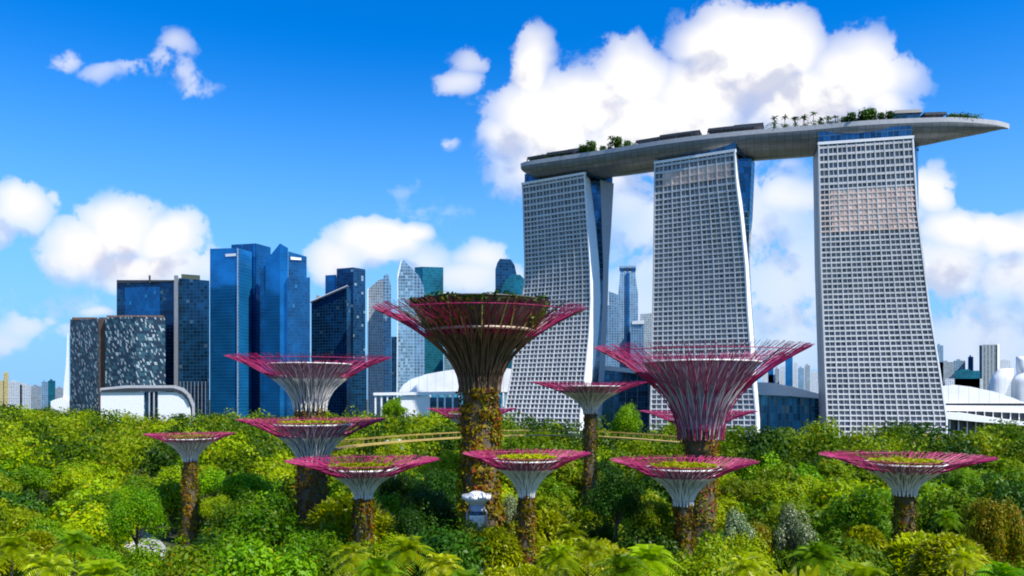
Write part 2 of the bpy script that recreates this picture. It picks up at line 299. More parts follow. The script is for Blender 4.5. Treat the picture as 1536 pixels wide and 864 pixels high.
# ------------------------------------------------------------ hotel towers
def tab(tb, py): return float(np.interp(py, [a for a, _ in tb], [b for _, b in tb]))
def px_point(tb, d, z):
    py = HZ-(z-H)*F/d; return Vector((X(tab(tb, py), d), d, z))
beige = facade('room_glass_beige', (.66, .46, .37), (.56, .42, .35), 3.1, 1.65, .10, .10, .1, .5, .35, (.50, .44, .40), .25)  # beige patch set in the window colour
peach = facade('room_glass_peach', (.62, .42, .32), (.6, .46, .38), 3.1, 3.3, .1, .1, .1, .5, .3)
def tower(label, L, Rr, dL, dR, splay, left_b, right_b, nb, special):
    """L, Rr: tables py -> px of the facade corners; dL, dR: their distance at the cornice; splay(z): how far the leg steps out"""
    th = thing('hotel_tower', label, 'hotel tower', ((X(tab(L, 300), dL)+X(tab(Rr, 300), dR))/2, (dL+dR)/2+12, 0), 0, 'three tall hotel towers under the long rooftop deck')
    off = Vector(th.location); ax = Vector((X(tab(Rr, 250), dR)-X(tab(L, 250), dL), dR-dL, 0)).normalized()
    nr = Vector((ax.y, -ax.x, 0)); bk = -nr
    def PL(z): return px_point(L, dL+nr.y*splay(z), z)-off
    def PR(z): return px_point(Rr, dR+nr.y*splay(z), z)-off
    ZT = 186.0
    def Q(u, z, o=0.0): return PL(z).lerp(PR(z), u)+nr*o
    def back(side, i, z):
        tb = (left_b, right_b)[side][i]; d0 = (dL, dR)[side]; dd = (13, 15, 26)[i]
        sp = splay(z) if i == 0 else 0
        if tb is None: p = (PL, PR)[side](ZT).copy(); p.z = z; q = p+bk*dd; q += nr*sp; return q
        d = d0+bk.y*dd+nr.y*sp; return px_point(tb, d, z)-off
    zs = [0]+list(np.linspace(10, ZT, 30))
    def stack(name, cf, mats, mi, ztop=ZT):
        mb = MB(); ring = [[c(z) for c in cf] for z in zs if z <= ztop+.01]
        for a, b in zip(ring[:-1], ring[1:]):
            for k in range(4):
                j = (k+1) % 4; w_ = (a[k]-a[j]).length
                mb.quad(a[k], a[j], b[j], b[k], [(0, a[k].z), (w_, a[j].z), (w_, b[j].z), (0, b[k].z)], mi[k])
        mb.poly(ring[-1], mi=mi[1]); return mb.build(name, mats, th)
    E = lambda z: Q(0, z, -.9); Er = lambda z: Q(1, z, -.9)
    stack('garden_side_leg', (E, Er, lambda z: back(1, 0, z), lambda z: back(0, 0, z)), [M['band'], M['white'], M['grey']], (0, 1, 0, 2))  # right end white, left end grey: sunlit and shaded sides put into colour
    stack('atrium_glazing', (lambda z: back(0, 0, z)+bk*.1, lambda z: back(1, 0, z)+bk*.1, lambda z: back(1, 1, z)-bk*.1, lambda z: back(0, 1, z)-bk*.1), [M['curtain'], M['grey']], (0, 0, 0, 1))
    wm = M['concrete'] if right_b[2] is None or tab(right_b[2], 300) < 1000 else M['curtain']  # blue glass stands in for sky reflected on the shaded end wall
    stack('bay_side_leg', (lambda z: back(0, 1, z), lambda z: back(1, 1, z), lambda z: back(1, 2, z), lambda z: back(0, 2, z)), [M['band'], wm, M['grey']], (0, 1, 0, 2))
    # recessed glass storey between cornice and roof deck
    neck = [Q(0, ZT, -2.5), Q(1, ZT, -2.5), back(1, 2, ZT)-bk*2, back(0, 2, ZT)-bk*2]
    mb = MB(); mb.prism([(p.x, p.y) for p in neck], ZT, 194.5, cap=False); mb.build('crown_glazing', M['curtain'], th)
    # storeys
    floors = []; z = 9.0
    while z < ZT-1:
        fh = 4.35 if z > ZT-27 else 3.12; floors.append((z, fh)); z += fh
    for i, (z, fh) in enumerate(floors):
        z1 = min(z+fh, ZT); up = z > ZT-27; py = HZ-(z-H)*F/((dL+dR)/2)
        sl = (.95 if not up else 1.3) if py < 560 else .8
        # window band
        segs = [(0, 1, M['band'])]
        for (pa, pb, u0, u1, mm) in special:
            if pa < py < pb: segs = [(0, u0, M['band']), (u0, u1, mm)]+([(u1, 1, M['band'])] if u1 < 1 else [])
        mb = MB(); mats = []
        for (u0, u1, mm) in segs:
            if u1-u0 < 1e-4: continue
            if mm not in mats: mats.append(mm)
            ro = -.55 if mm is M['band'] else .25; a, b_ = Q(u0, z, ro), Q(u1, z, ro); c, d_ = Q(u1, z1, ro), Q(u0, z1, ro); W = (PR(z)-PL(z)).length
            ub = math.floor(z)*7.3
            mb.quad(a, b_, c, d_, [(u0*W+ub, i*3.1+.2), (u1*W+ub, i*3.1+.2), (u1*W+ub, i*3.1+3.05), (u0*W+ub, i*3.1+3.05)], mats.index(mm))
        mb.build('window_band', mats, th)
        # balcony slab
        zb = z; zt = z+sl; mb = MB(); a0 = -.02 if i % 2 else 0
        mb.hexa([Q(0, zb, -.6), Q(0, zb, .5), Q(1, zb, .5), Q(1, zb, -.6)], [Q(0, zt, -.6), Q(0, zt, .5), Q(1, zt, .5), Q(1, zt, -.6)])
        mb.build('balcony', M['slab'] if len(segs) == 1 else M['slab_beige'], th)
    # fins between the bays
    zz = list(np.linspace(9, ZT, 26))
    for k in range(nb+1):
        u = k/nb; edge = k in (0, nb); hw = .9 if edge else (.62 if k % 2 == 0 else .30); W = 53.0; pr = .75 if edge else (.62 if k % 2 == 0 else .46); mb = MB()
        for z0, z1 in zip(zz[:-1], zz[1:]):
            def sq(z_): return [Q(u, z_, -.5)-ax*hw*.5, Q(u, z_, pr)-ax*hw*.5, Q(u, z_, pr)+ax*hw*.5, Q(u, z_, -.5)+ax*hw*.5]
            A, B = sq(z0), sq(z1)
            for q in range(3): mb.quad(A[q], A[q+1], B[q+1], B[q])
        mb.build('edge_fin' if edge else 'fin', M['white'] if edge and k else M['slab'], th)
    mb = MB(); mb.hexa([Q(0, ZT, -1.5)-ax*.6, Q(0, ZT, .9)-ax*.6, Q(1, ZT, .9)+ax*.6, Q(1, ZT, -1.5)+ax*.6], [Q(0, ZT+1.6, -1.5)-ax*.6, Q(0, ZT+1.6, .9)-ax*.6, Q(1, ZT+1.6, .9)+ax*.6, Q(1, ZT+1.6, -1.5)+ax*.6])
    mb.build('cornice', M['white'], th)
    return th
M['slab_beige'] = plain('balcony_slab_beige', (.66, .50, .42), .55, 0, .15, .1)
sp = lambda a, z0: (lambda z: a*max(0, (z0-z)/z0)**1.7)
tower('leftmost hotel tower, grid facade bowing left at its foot beside a white curved edge',
      [(262, 783), (290, 785), (400, 788), (430, 787), (460, 782), (500, 776), (560, 768), (630, 755)],
      [(262, 877), (300, 879), (400, 885), (450, 886), (500, 884), (570, 877), (630, 870)], 565, 538, sp(26, 105),
      (None, None, None), ([(262, 884), (300, 889), (343, 894), (400, 899), (450, 901), (500, 898), (540, 893), (570, 888), (630, 881)],
      [(262, 900), (400, 905), (450, 904), (540, 900), (630, 893)], [(270, 921), (340, 917), (400, 913), (450, 912), (545, 908), (630, 902)]), 18, [])
tower('middle hotel tower with a peach band near its top and blue glass side',
      [(228, 983), (400, 981), (500, 979), (630, 976)], [(228, 1102), (271, 1104), (327, 1111), (399, 1118), (460, 1121), (540, 1127), (630, 1135)], 514, 488, sp(16, 100),
      (None, None, None), ([(228, 1106), (271, 1109), (327, 1116), (399, 1123), (460, 1127), (540, 1133), (630, 1140)],
      [(228, 1128), (327, 1124), (399, 1123), (630, 1140)], [(228, 1133), (327, 1129), (360, 1126), (399, 1125), (460, 1128), (630, 1141)]), 18, [(258, 275, .1, .95, peach)])
tower('rightmost hotel tower, widest at the foot, a large beige patch high on its facade',
      [(208, 1228), (400, 1232), (500, 1236), (630, 1241)], [(208, 1369), (320, 1376), (400, 1386), (464, 1394), (529, 1405), (630, 1420)], 475, 463, sp(14, 100),
      ([(208, 1224), (400, 1228), (630, 1236)], [(208, 1223), (400, 1226), (630, 1233)], [(208, 1219), (400, 1222), (630, 1229)]),
      ([(208, 1371), (630, 1392)], [(208, 1374), (630, 1380)], [(208, 1377), (330, 1378), (630, 1380)]), 20, [(288, 352, .12, .97, beige)])

# ------------------------------------------------------------ rooftop deck like a long boat
ctrl = [(781, 555, 12, 197.6, 5.0), (800, 549, 16, 198, 9.0), (900, 527, 18.5, 198, 10.8), (1000, 505, 19, 198, 11), (1100, 490, 19, 198, 11), (1222, 478, 19, 198, 10.8), (1300, 470, 18.5, 198, 10.4), (1400, 465, 16, 198, 9.4), (1450, 465, 11.5, 197.8, 7.4), (1490, 468, 5.8, 197.5, 4.6), (1506, 471, 2.6, 197.2, 2.6), (1514, 473, .4, 196.8, 1.0)]
def cat(a, b, c, d, t_): return .5*((2*b)+(c-a)*t_+(2*a-5*b+4*c-d)*t_*t_+(3*b-a-3*c+d)*t_**3)
raw = np.array([[X(p, d), d, hw, z, dp] for p, d, hw, z, dp in ctrl]); ext = np.vstack([2*raw[0]-raw[1], raw, 2*raw[-1]-raw[-2]]); sec = []
for k in range(len(raw)-1):
    for q in range(8): sec.append(cat(*ext[k:k+4], q/8))
sec.append(raw[-1]); sec = np.array(sec); sec[:, 2] = np.maximum(sec[:, 2], .3)
tan = np.gradient(sec[:, :2], axis=0); tan /= np.linalg.norm(tan, axis=1)[:, None]; away = np.stack([-tan[:, 1], tan[:, 0]], 1)
deck = thing('rooftop_deck', 'long grey boat-shaped roof deck spanning the tops of the three hotel towers', 'roof deck', (150, 520, 187))
offv = np.array([150, 520, 187.])
def dpt(i, s_, z): c = sec[i, :2]+away[i]*sec[i, 2]*(1+s_); return (c[0]-150, c[1]-520, z-187)
def deck_world(px, s_, up=0.0):
    pxs = sec[:, 0]/sec[:, 1]*F+768; k = int(np.argmin(abs(pxs-px))); p = dpt(k, s_, sec[k, 3]+up); return Vector(p)+Vector((150, 520, 187)), math.atan2(tan[k, 1], tan[k, 0])
mb = MB(); NS = 14
for i in range(len(sec)-1):
    for q in range(NS):
        def pt(i_, q_):
            a = PI*q_/NS; return dpt(i_, -math.cos(a), sec[i_, 3]-1.6-(sec[i_, 4]-1.6)*math.sin(a)**.75)
        mb.quad(pt(i, q), pt(i, q+1), pt(i+1, q+1), pt(i+1, q))
for side in (0,):
    i = 0; mb.poly([ (lambda a: dpt(i, -math.cos(a), sec[i, 3]-1.6-(sec[i, 4]-1.6)*math.sin(a)**.75))(PI*q/NS) for q in range(NS+1)])
hullo = mb.build('hull', M['hull'], deck, False)
# merge so the hull shades smoothly
import bmesh
bm = bmesh.new(); bm.from_mesh(hullo.data); bmesh.ops.remove_doubles(bm, verts=bm.verts, dist=.002); bmesh.ops.recalc_face_normals(bm, faces=bm.faces)
for f in bm.faces: f.smooth = len(f.verts) == 4
bm.to_mesh(hullo.data); bm.free()
for sname, s_ in (('parapet', -1), ('parapet', 1)):
    mb = MB()
    for i in range(len(sec)-1):
        e = .3/max(sec[i, 2], .3); e2 = .3/max(sec[i+1, 2], .3)
        def ring(i_, e_): z = sec[i_, 3]; return [dpt(i_, s_*(1+.0), z-1.65), dpt(i_, s_*(1+e_*.5), z+1.0), dpt(i_, s_*(1-e_), z+1.0), dpt(i_, s_*(1-e_), z-1.65)]
        A, B = ring(i, e), ring(i+1, e2)
        for q in range(4): mb.quad(A[q], A[(q+1) % 4], B[(q+1) % 4], B[q])
    mb.build('parapet', M['concrete'], deck)  # paler than the hull below: the lit rim is put into its colour
mb = MB()
for i in range(len(sec)-1): mb.quad(dpt(i, -.98, sec[i, 3]-.4), dpt(i, .98, sec[i, 3]-.4), dpt(i+1, .98, sec[i+1, 3]-.4), dpt(i+1, -.98, sec[i+1, 3]-.4))
mb.build('deck_floor', M['concrete'], deck)

# pavilions, canopies on the deck
def deck_canopy(px0, px1, s0, s1, h0, h1, mat, label, posts=True, name='roof_canopy', catn='canopy'):
    h0 += .5; h1 += .6; s0 -= .25; mat = M['dark'] if mat is M['grey'] else mat
    n = 8; P0 = [deck_world(px0+(px1-px0)*k/n, s0) for k in range(n+1)]; P1 = [deck_world(px0+(px1-px0)*k/n, s1)[0] for k in range(n+1)]
    o0 = P0[0][0].copy(); th = thing(name, label, catn, o0)
    mb = MB()
    for k in range(n):
        a, b_, c, d_ = P0[k][0]-o0, P0[k+1][0]-o0, P1[k+1]-o0, P1[k]-o0
        mb.hexa([p+Vector((0, 0, h0)) for p in (a, b_, c, d_)], [p+Vector((0, 0, h1)) for p in (a, b_, c, d_)])
    mb.build('roof', mat, th)
    if posts:
        for k in range(0, n+1, 1):
            mb = MB(); p = P0[k][0]-o0; mb.tube([p+Vector((0, 0, -.5)), p+Vector((0, 0, h0+.1))], .35); mb.build('post', M['dark'], th)
            mb = MB(); p = P1[k]-o0; mb.tube([p+Vector((0, 0, -.5)), p+Vector((0, 0, h0+.1))], .35); mb.build('post', M['dark'], th)
    return th
def stepped_hall(px0, px1, s0, s1, h, label):
    h += .3; s0 -= .3; o0, ang = deck_world((px0+px1)/2, s0); e0 = deck_world(px0, s0)[0]; e1 = deck_world(px1, s0)[0]; L = (e1-e0).length; dep = abs(s1-s0)*17
    th = thing('roof_pavilion', label, 'pavilion', o0, ang)
    mb = MB(); mb.prism([(-L/2, 0), (L/2, 0), (L/2, dep), (-L/2, dep)], -.4, h*.7); mb.build('wall', M['curtain'], th)
    mb = MB(); mb.hexa([(-L/2-1, -1, h*.7), (L/2+1, -1, h*.7), (L/2+1, dep+1, h*.7), (-L/2-1, dep+1, h*.7)], [(-L/2, 0, h), (L/2, 0, h), (L/2, dep, h), (-L/2, dep, h)]); mb.build('roof', M['dark'], th)
    return th
deck_canopy(790, 822, -.7, .2, 2.2, 3.6, M['dark'], 'low dark canopy at the left tip of the long roof deck')
deck_canopy(824, 862, -.7, .2, 2.6, 4.4, M['dark'], 'dark canopy on the roof deck above the leftmost hotel tower')
stepped_hall(846, 866, -.2, .8, 7.5, 'small glazed roof pavilion rising above the leftmost hotel tower')
deck_canopy(950, 985, -.5, .3, 3.2, 4.6, M['grey'], 'flat grey canopy on the roof deck just left of the middle tower')
deck_canopy(988, 1052, -.6, .3, 3.4, 4.8, M['grey'], 'colonnaded grey canopy on the roof deck above the middle tower')
deck_canopy(1056, 1100, -.6, .3, 3.6, 5.0, M['dark'], 'colonnaded dark canopy on the roof deck at the right of the middle tower')
deck_canopy(1102, 1145, -.5, .5, 4.0, 6.0, M['dark'], 'dark flat roofed canopy on the roof deck between the middle and right towers')
stepped_hall(1282, 1296, -.3, .5, 5.0, 'low glass pavilion on the roof deck above the rightmost tower')
stepped_hall(1345, 1386, -.5, .5, 7.0, 'wide dark pavilion on the roof deck past the rightmost tower')
deck_canopy(1390, 1424, -.6, .4, 3.0, 4.4, M['dark'], 'low dark canopy on the overhanging bow of the roof deck')
deck_canopy(1428, 1456, -.6, .4, 2.2, 3.2, M['dark'], 'small canopy nearest the pointed bow of the roof deck')

# ------------------------------------------------------------ low white halls near the towers
def outline(name, pts, d, dep, mat, parent, off, d1=None, smooth=False):
    """an outline in true size at distance d, extruded dep metres back; d1: distance at its right end"""
    x0, x1 = min(p[0] for p in pts), max(p[0] for p in pts); P0 = []
    for (px, py) in pts:
        dd = d if d1 is None else d+(d1-d)*(px-x0)/(x1-x0); P0.append(at(px, py, dd)-off)
    bv = Vector((off.x/off.y*dep, dep, 0)); mb = MB(); n = len(P0)
    u = 0; mb.poly(P0, [(p.x, p.z) for p in P0]); mb.poly([p+bv for p in P0][::-1])
    for k in range(n):
        a, b_ = P0[k], P0[(k+1) % n]; mb.quad(b_, a, a+bv, b_+bv, [(0, b_.z), (0, a.z), (dep, a.z), (dep, b_.z)])
    return mb.build(name, mat, parent)
def base(px, d): return Vector((X(px, d), d, 0))
# left pavilion
off = base(220, 600); th = thing('white_pavilion', 'low white pavilion with a dark rimmed roof rounded at its right corner', 'pavilion', off)
outline('wall_panel', [(151, 640), (216, 640), (216, 588), (151, 588)], 600, 4, M['white'], th, off)
outline('wall_panel', [(237, 640), (287, 640), (286, 615), (282, 602), (273, 592), (262, 588), (237, 588)], 600, 4, M['white'], th, off)
outline('glazing', [(217, 640), (236, 640), (236, 588), (217, 588)], 602, 30, M['curtain'], th, off)
outline('roof', [(150, 587), (150, 582), (190, 578), (262, 578), (276, 582), (286, 592), (292, 606), (293, 640), (289, 640), (288, 610), (283, 597), (273, 589), (260, 586)], 599, 45, M['concrete'], th, off)
outline('roof_rim', [(152, 588), (152, 585), (190, 582), (260, 582), (272, 586), (280, 592), (286, 606), (284, 606), (278, 595), (270, 589), (260, 587)], 598.6, 3, M['dark'], th, off)
for px in (223, 230):
    outline('column', [(px, 640), (px+2, 640), (px+2, 587), (px, 587)], 599, 1.2, M['concrete'], th, off)
# events hall behind the tallest garden tower
off = base(690, 650); th = thing('domed_hall', 'white domed hall roof behind the tallest garden tower', 'hall', off)
outline('roof', [(598, 588), (604, 578), (616, 569), (640, 561), (668, 556), (700, 552), (735, 550), (765, 553), (790, 562), (805, 588)], 660, 90, M['white_roof'], th, off)
for k in range(9):
    px = 600+k*22; outline('wall_fin', [(px, 610), (px+2.2, 610), (px+2.2, 589), (px, 589)], 657, 2, M['white'], th, off)
outline('glazing', [(598, 640), (800, 640), (800, 588), (598, 588)], 661, 60, M['atrium'], th, off)
off = base(620, 620); th = thing('white_podium', 'flat white podium with open frames left of the domed hall', 'podium', off)
outline('roof', [(560, 593), (560, 589), (692, 587), (692, 592)], 620, 28, M['white'], th, off)
outline('wall_panel', [(600, 640), (645, 640), (645, 594), (600, 594)], 622, 20, M['white'], th, off)
outline('glazing', [(645, 640), (692, 640), (692, 596), (645, 596)], 624, 20, M['curtain'], th, off)
outline('glazing', [(576, 640), (600, 640), (600, 596), (576, 596)], 626, 20, M['curtain'], th, off)
for px in (562, 571, 580, 590, 655, 666, 678, 689):
    outline('column', [(px, 640), (px+2.4, 640), (px+2.4, 592), (px, 592)], 621, 2, M['white'], th, off)
# glass link between left and middle towers
off = base(940, 585); th = thing('glass_atrium', 'dark blue glass hall under a thin white roof between left and middle towers', 'atrium', off)
outline('glazing', [(888, 660), (984, 660), (984, 560), (888, 552)], 582, 40, M['atrium_dark'] if 'atrium_dark' in M else M['curtain'], th, off)
outline('roof', [(886, 553), (886, 548), (915, 549), (984, 557), (984, 563), (915, 556)], 578, 50, M['white'], th, off)
for px in (902, 920, 938, 956, 972): outline('mullion', [(px, 660), (px+.8, 660), (px+.8, 557), (px, 556)], 581, .6, M['grey'], th, off)
off = base(1185, 520); th = thing('glass_atrium', 'bright blue glass hall under a white curved roof between middle and right towers', 'atrium', off)
outline('glazing', [(1136, 660), (1222, 660), (1222, 596), (1136, 590)], 522, 40, M['atrium'], th, off)
outline('end_wall', [(1222.5, 660), (1232, 660), (1232, 590), (1222.5, 590)], 520, 20, M['curtain'], th, off)
outline('roof', [(1134, 592), (1134, 573), (1155, 574), (1185, 579), (1230, 591), (1230, 598), (1185, 594)], 518, 55, M['white'], th, off)
for k in range(7):
    px = 1141+k*12; outline('mullion', [(px, 660), (px+.7, 660), (px+.7, 593), (px, 593)], 521.4, .5, M['grey'], th, off)
# convention hall on the right
off = base(1490, 540); th = thing('convention_hall', 'long white hall with a swooping roof at the right edge', 'hall', off)
outline('upper_roof', [(1412, 605), (1412, 579), (1430, 577), (1455, 580), (1490, 587), (1520, 597), (1540, 605)], 545, 70, M['white_roof'], th, off)
outline('roof_gap', [(1412, 608), (1412, 605), (1570, 605), (1570, 608)], 547, 60, M['dark'], th, off)
outline('wall', [(1412, 616), (1412, 608), (1570, 609), (1570, 621), (1470, 617)], 543, 60, M['white'], th, off)
outline('glazing', [(1412, 650), (1412, 613), (1570, 613), (1570, 650)], 546, 50, M['dark'], th, off)
outline('lower_roof', [(1416, 628), (1416, 618), (1440, 619), (1480, 625), (1530, 632), (1570, 636), (1570, 641), (1470, 633)], 538, 30, M['white'], th, off)
for k in range(10):
    px = 1424+k*13; outline('column', [(px, 650), (px+1.6, 650), (px+1.6, 615), (px, 615)], 544.5, 1, M['white'], th, off)
# museum petals
off = base(1520, 900); th = thing('petal_museum', 'white museum of upright scooped petals at the right edge', 'museum', off)
def petal(px, pyt, pyb, wt, wb, lean):
    d = 900; mb = MB(); prof = []; N = 14
    for k in range(N+1):
        s_ = k/N; py = pyb+(pyt-pyb)*s_; wd = (wb+(wt-wb)*math.sin(s_*PI*.5)**.8)*(1-.35*max(0, s_-.75)/.25)
        c = at(px+lean*s_**1.6, py, d)-off; prof.append((c, wd/F*d))
    n = 20; i0 = len(mb.v)
    for c, r_ in prof: mb.v += [(c.x+r_*math.cos(q*2*PI/n), c.y+r_*.7*math.sin(q*2*PI/n), c.z) for q in range(n)]
    for k in range(N):
        for q in range(n): a = i0+k*n+q; b_ = i0+k*n+(q+1) % n; mb.f.append((a, b_, b_+n, a+n)); mb.uv += [(0, 0)]*4; mb.mi.append(0)
    top = i0+N*n; mb.f.append(tuple(range(top, top+n))); mb.uv += [(0, 0)]*n; mb.mi.append(0)
    mb.build('petal', M['white_roof'], th, True)
petal(1493, 553, 606, 16, 8, 16); petal(1530, 556, 608, 17, 10, 10); petal(1545, 535, 606, 13, 9, -12); petal(1556, 560, 606, 18, 9, 8)

# ------------------------------------------------------------ skyline
def vcol(c, k): return tuple(x*k for x in c)
blue1 = facade('blue_glass_bright', (.010, .19, .46), (.010, .11, .27), 4.1, 3.0, .10, .06, .6, .16, .06, None, 0, .25)
blue2 = facade('blue_glass_deep', (.006, .105, .28), (.006, .06, .15), 4.1, 3.0, .12, .08, .6, .18, .18, (.03, .22, .42), .01, .3)
blue3 = facade('blue_glass_dark', (.005, .052, .12), (.012, .055, .11), 4.1, 4.5, .14, .10, .55, .2, .5, (.08, .15, .20), .02, .3)
teal = facade('teal_glass', (.012, .15, .20), (.010, .09, .12), 4, 3.0, .10, .06, .6, .2, .25, None, 0, .25)
pale = facade('pale_glass', (.22, .36, .45), (.30, .40, .46), 4, 3.0, .2, .12, .55, .2, .3, (.45, .60, .70), .12, .4)
pgrey = facade('grey_stone_glass', (.16, .22, .27), (.34, .36, .38), 3.6, 3.0, .25, .3, .3, .35, .35, None, 0, .3)
palef = facade('pale_blue_tower', (.12, .24, .36), (.28, .40, .50), 4, 4.0, .2, .22, .5, .3, .3, None, 0, .3)
resi = facade('housing_block', (.20, .26, .33), (.62, .64, .66), 3.3, 3.6, .35, .35, .1, .5, .4)
dotted = facade('blue_glass_dotted', (.010, .07, .17), (.015, .05, .10), 4, 4.0, .1, .1, .6, .2, .4, (.35, .45, .50), .03, .2)
m, t, b, o = new_mat('flecked_facade'); uv = t.n.new('ShaderNodeUVMap').outputs[0]; u, v, _ = t.sep(uv)
def fleck(bw, fh, thr, seed):
    fu = t.math('DIVIDE', t.math('ADD', u, t.math('MULTIPLY', v, .35)), bw); fv = t.math('DIVIDE', v, fh)
    return t.math('GREATER_THAN', t.white(t.comb(t.math('FLOOR', fu), t.math('FLOOR', fv), seed)), thr)
f1 = t.math('MAXIMUM', fleck(1.5, 3.4, .90, 1.5), fleck(1.1, 2.3, .95, 7.5))
c0 = t.mix(fleck(3.2, 3.9, .62, 3.5), (.012, .030, .055), (.03, .085, .12)); ln = t.math('LESS_THAN', t.math('FRACT', t.math('DIVIDE', v, 3.9)), .14)
c0 = t.mix(ln, c0, (.03, .04, .05)); t.put(b.inputs['Base Color'], t.mix(f1, c0, (.34, .40, .42))); b.inputs['Roughness'].default_value = .3; b.inputs['Metallic'].default_value = .2
flecked = m
def front(pts):  # (px, d) -> xy
    return [(X(px, d), d) for px, d in pts]
def part_block(name, th, pts, tops, mat, dep, capmat=None, z0=0):
    off = th.location; fp = front(pts); sh = off.x/off.y; fp2 = fp+[(x+sh*dep, y+dep) for x, y in fp[::-1]]; fp2 = [(x-off.x, y-off.y) for x, y in fp2]
    zt = [Z(py, d) for py, (px, d) in zip(tops, pts)]; zt = zt+zt[::-1]; mb = MB(); mb.prism(fp2, z0, zt, capmi=1); return mb.build(name, [mat, capmat or M['grey']], th)
def sky_thing(name, label, pc, d, catn='skyscraper', grp=None): return thing(name, label, catn, base(pc, d), 0, grp)
G = 'glass skyscrapers of the downtown skyline'
th = sky_thing('apartment_block', 'dark apartment block flecked with white panels, two wings, at the left of the skyline', 175, 890, 'apartment block')
part_block('wing', th, [(105, 905), (148, 885)], [479, 478], flecked, 40)
part_block('wing', th, [(158, 885), (204, 878), (248, 895)], [476, 475, 476], flecked, 40)
part_block('stair_core', th, [(148.3, 892), (157.7, 890)], [476, 476], plain('brown_core_wall', (.13, .085, .07), .7), 30)
for a, b_, yy in ((108, 146, 476), (160, 246, 473)):
    part_block('roof_terrace', th, [(a, 900), (b_, 893)], [yy, yy], plain('terrace_brown', (.16, .10, .07), .8, 0, .6, .3), 25, None, Z(479, 895))
th = sky_thing('glass_tower', 'wide dark framed glass tower with a lighter panel behind the flecked apartment block', 220, 960, 'skyscraper', G)
part_block('shaft', th, [(175, 975), (262, 960)], [423, 423], blue3, 40)
part_block('light_panel', th, [(187, 971.5), (240, 963)], [431, 430], blue2, 3, None, Z(560, 960))
part_block('mast', th, [(223, 962), (226, 962)], [413, 413], M['dark'], 3, None, Z(424, 960)); part_block('roof_edge', th, [(175, 972), (262, 957)], [420, 420], M['dark'], 44, None, Z(423.5, 965))
th = sky_thing('glass_tower', 'dark tower with a bright vertical edge just left of the tall blue cluster', 290, 950, 'skyscraper', G)
part_block('shaft', th, [(268, 952), (314, 948)], [417, 421], blue3, 40); part_block('edge_pier', th, [(261, 946), (267, 945)], [413, 413], M['grey'], 44)
part_block('roof_plant', th, [(272, 960), (300, 958)], [411, 413], plain('roof_green_grey', (.07, .09, .06), .8), 20, None, Z(418, 950))
for k in range(8): part_block('base_fin', th, [(270+k*5.4, 946), (270.8+k*5.4, 946)], [572, 572], M['grey'], 1.5)
th = sky_thing('glass_tower', 'leftmost flat topped bright blue tower of the tall cluster', 345, 1000, 'skyscraper', G)
part_block('shaft', th, [(315, 1012), (357, 1000), (378, 1030)], [373, 372, 378], blue1, 50)
part_block('roof_slot', th, [(338, 1004.5), (354, 999.5)], [381, 380], M['white'], 2, None, Z(384, 1000))
part_block('edge_pier', th, [(355.5, 999), (358, 999)], [372, 372], palef, 2)
th = sky_thing('glass_tower', 'deep blue tower in the middle of the tall cluster behind its two neighbours', 375, 1070, 'skyscraper', G)
part_block('shaft', th, [(347, 1080), (384, 1060), (406, 1085)], [367, 365, 371], blue2, 50); part_block('edge_pier', th, [(380, 1060), (383, 1059)], [367, 367], blue1, 2)
part_block('roof_slot', th, [(390, 1070), (398, 1082)], [373, 376], M['white'], 1.5, None, Z(379, 1070))
th = sky_thing('glass_tower', 'stepped blue tower with a peaked roof at the right of the tall cluster', 430, 1000, 'skyscraper', G)
part_block('shaft', th, [(393, 1010), (420, 1000), (432, 1000)], [398, 365, 372], blue1, 45)
part_block('shaft', th, [(432.5, 1003), (460, 1010)], [377, 385], blue2, 40); part_block('roof_slot', th, [(436, 1002), (452, 1006)], [385, 387], M['white'], 1.5, None, Z(390, 1005))
part_block('lower_block', th, [(431, 996), (465, 1004)], [416, 416], blue2, 35, None)
part_block('side_bay', th, [(390, 1008), (396, 1007)], [410, 398], blue2, 30)
th = sky_thing('glass_tower', 'dark blue tower whose roof slopes up to the right', 500, 1100, 'skyscraper', G)
part_block('shaft', th, [(467, 1110), (520, 1090), (526, 1100)], [453, 430, 434], blue3, 45); part_block('roof_edge', th, [(466, 1107), (521, 1086)], [451, 427], M['grey'], 3, None, [Z(455, 1107), Z(431, 1086), Z(431, 1086), Z(455, 1107)]) if False else None
mb = MB(); a = at(466, 453, 1108)-th.location; b_ = at(522, 429, 1087)-th.location; mb.tube([a, b_], 1.6); mb.build('roof_edge', M['concrete'], th)
part_block('roof_plant', th, [(474, 1112), (479, 1112)], [443, 443], M['grey'], 5, None, Z(450, 1110))
th = sky_thing('glass_tower', 'blue tower with dotted edge beside the slope roofed one, a shorter wing on its left', 525, 1180, 'skyscraper', G)
part_block('shaft', th, [(505, 1185), (530, 1175), (548, 1190)], [403, 401, 404], dotted, 45); part_block('wing', th, [(488, 1190), (504.5, 1188)], [413, 412], blue2, 40)
part_block('shoulder', th, [(523, 1172), (550, 1176)], [545, 545], blue3, 40)
th = sky_thing('curved_tower', 'slim grey tower with a curved top left of the sail shaped one', 569, 1050, 'skyscraper', G); off = th.location
outline('shaft', [(553, 640), (575, 640), (575, 418), (568, 420), (560, 427), (553, 433)], 1050, 35, pgrey, th, off)
outline('side_face', [(575.3, 640), (587, 640), (586.5, 430), (583, 412), (578, 411.5), (575.3, 414)], 1052, 33, palef, th, off)
outline('edge_pier', [(551.2, 640), (552.8, 640), (552.8, 431), (551.2, 434)], 1048, 36, M['white'], th, off)
th = sky_thing('curved_tower', 'tall pointed sail shaped pale glass tower', 615, 1000, 'skyscraper', G); off = th.location
outline('shaft', [(596, 640), (620, 640), (620, 404), (612, 397), (606, 391), (603.5, 390), (600, 400), (597, 425)], 1000, 22, pale, th, off)
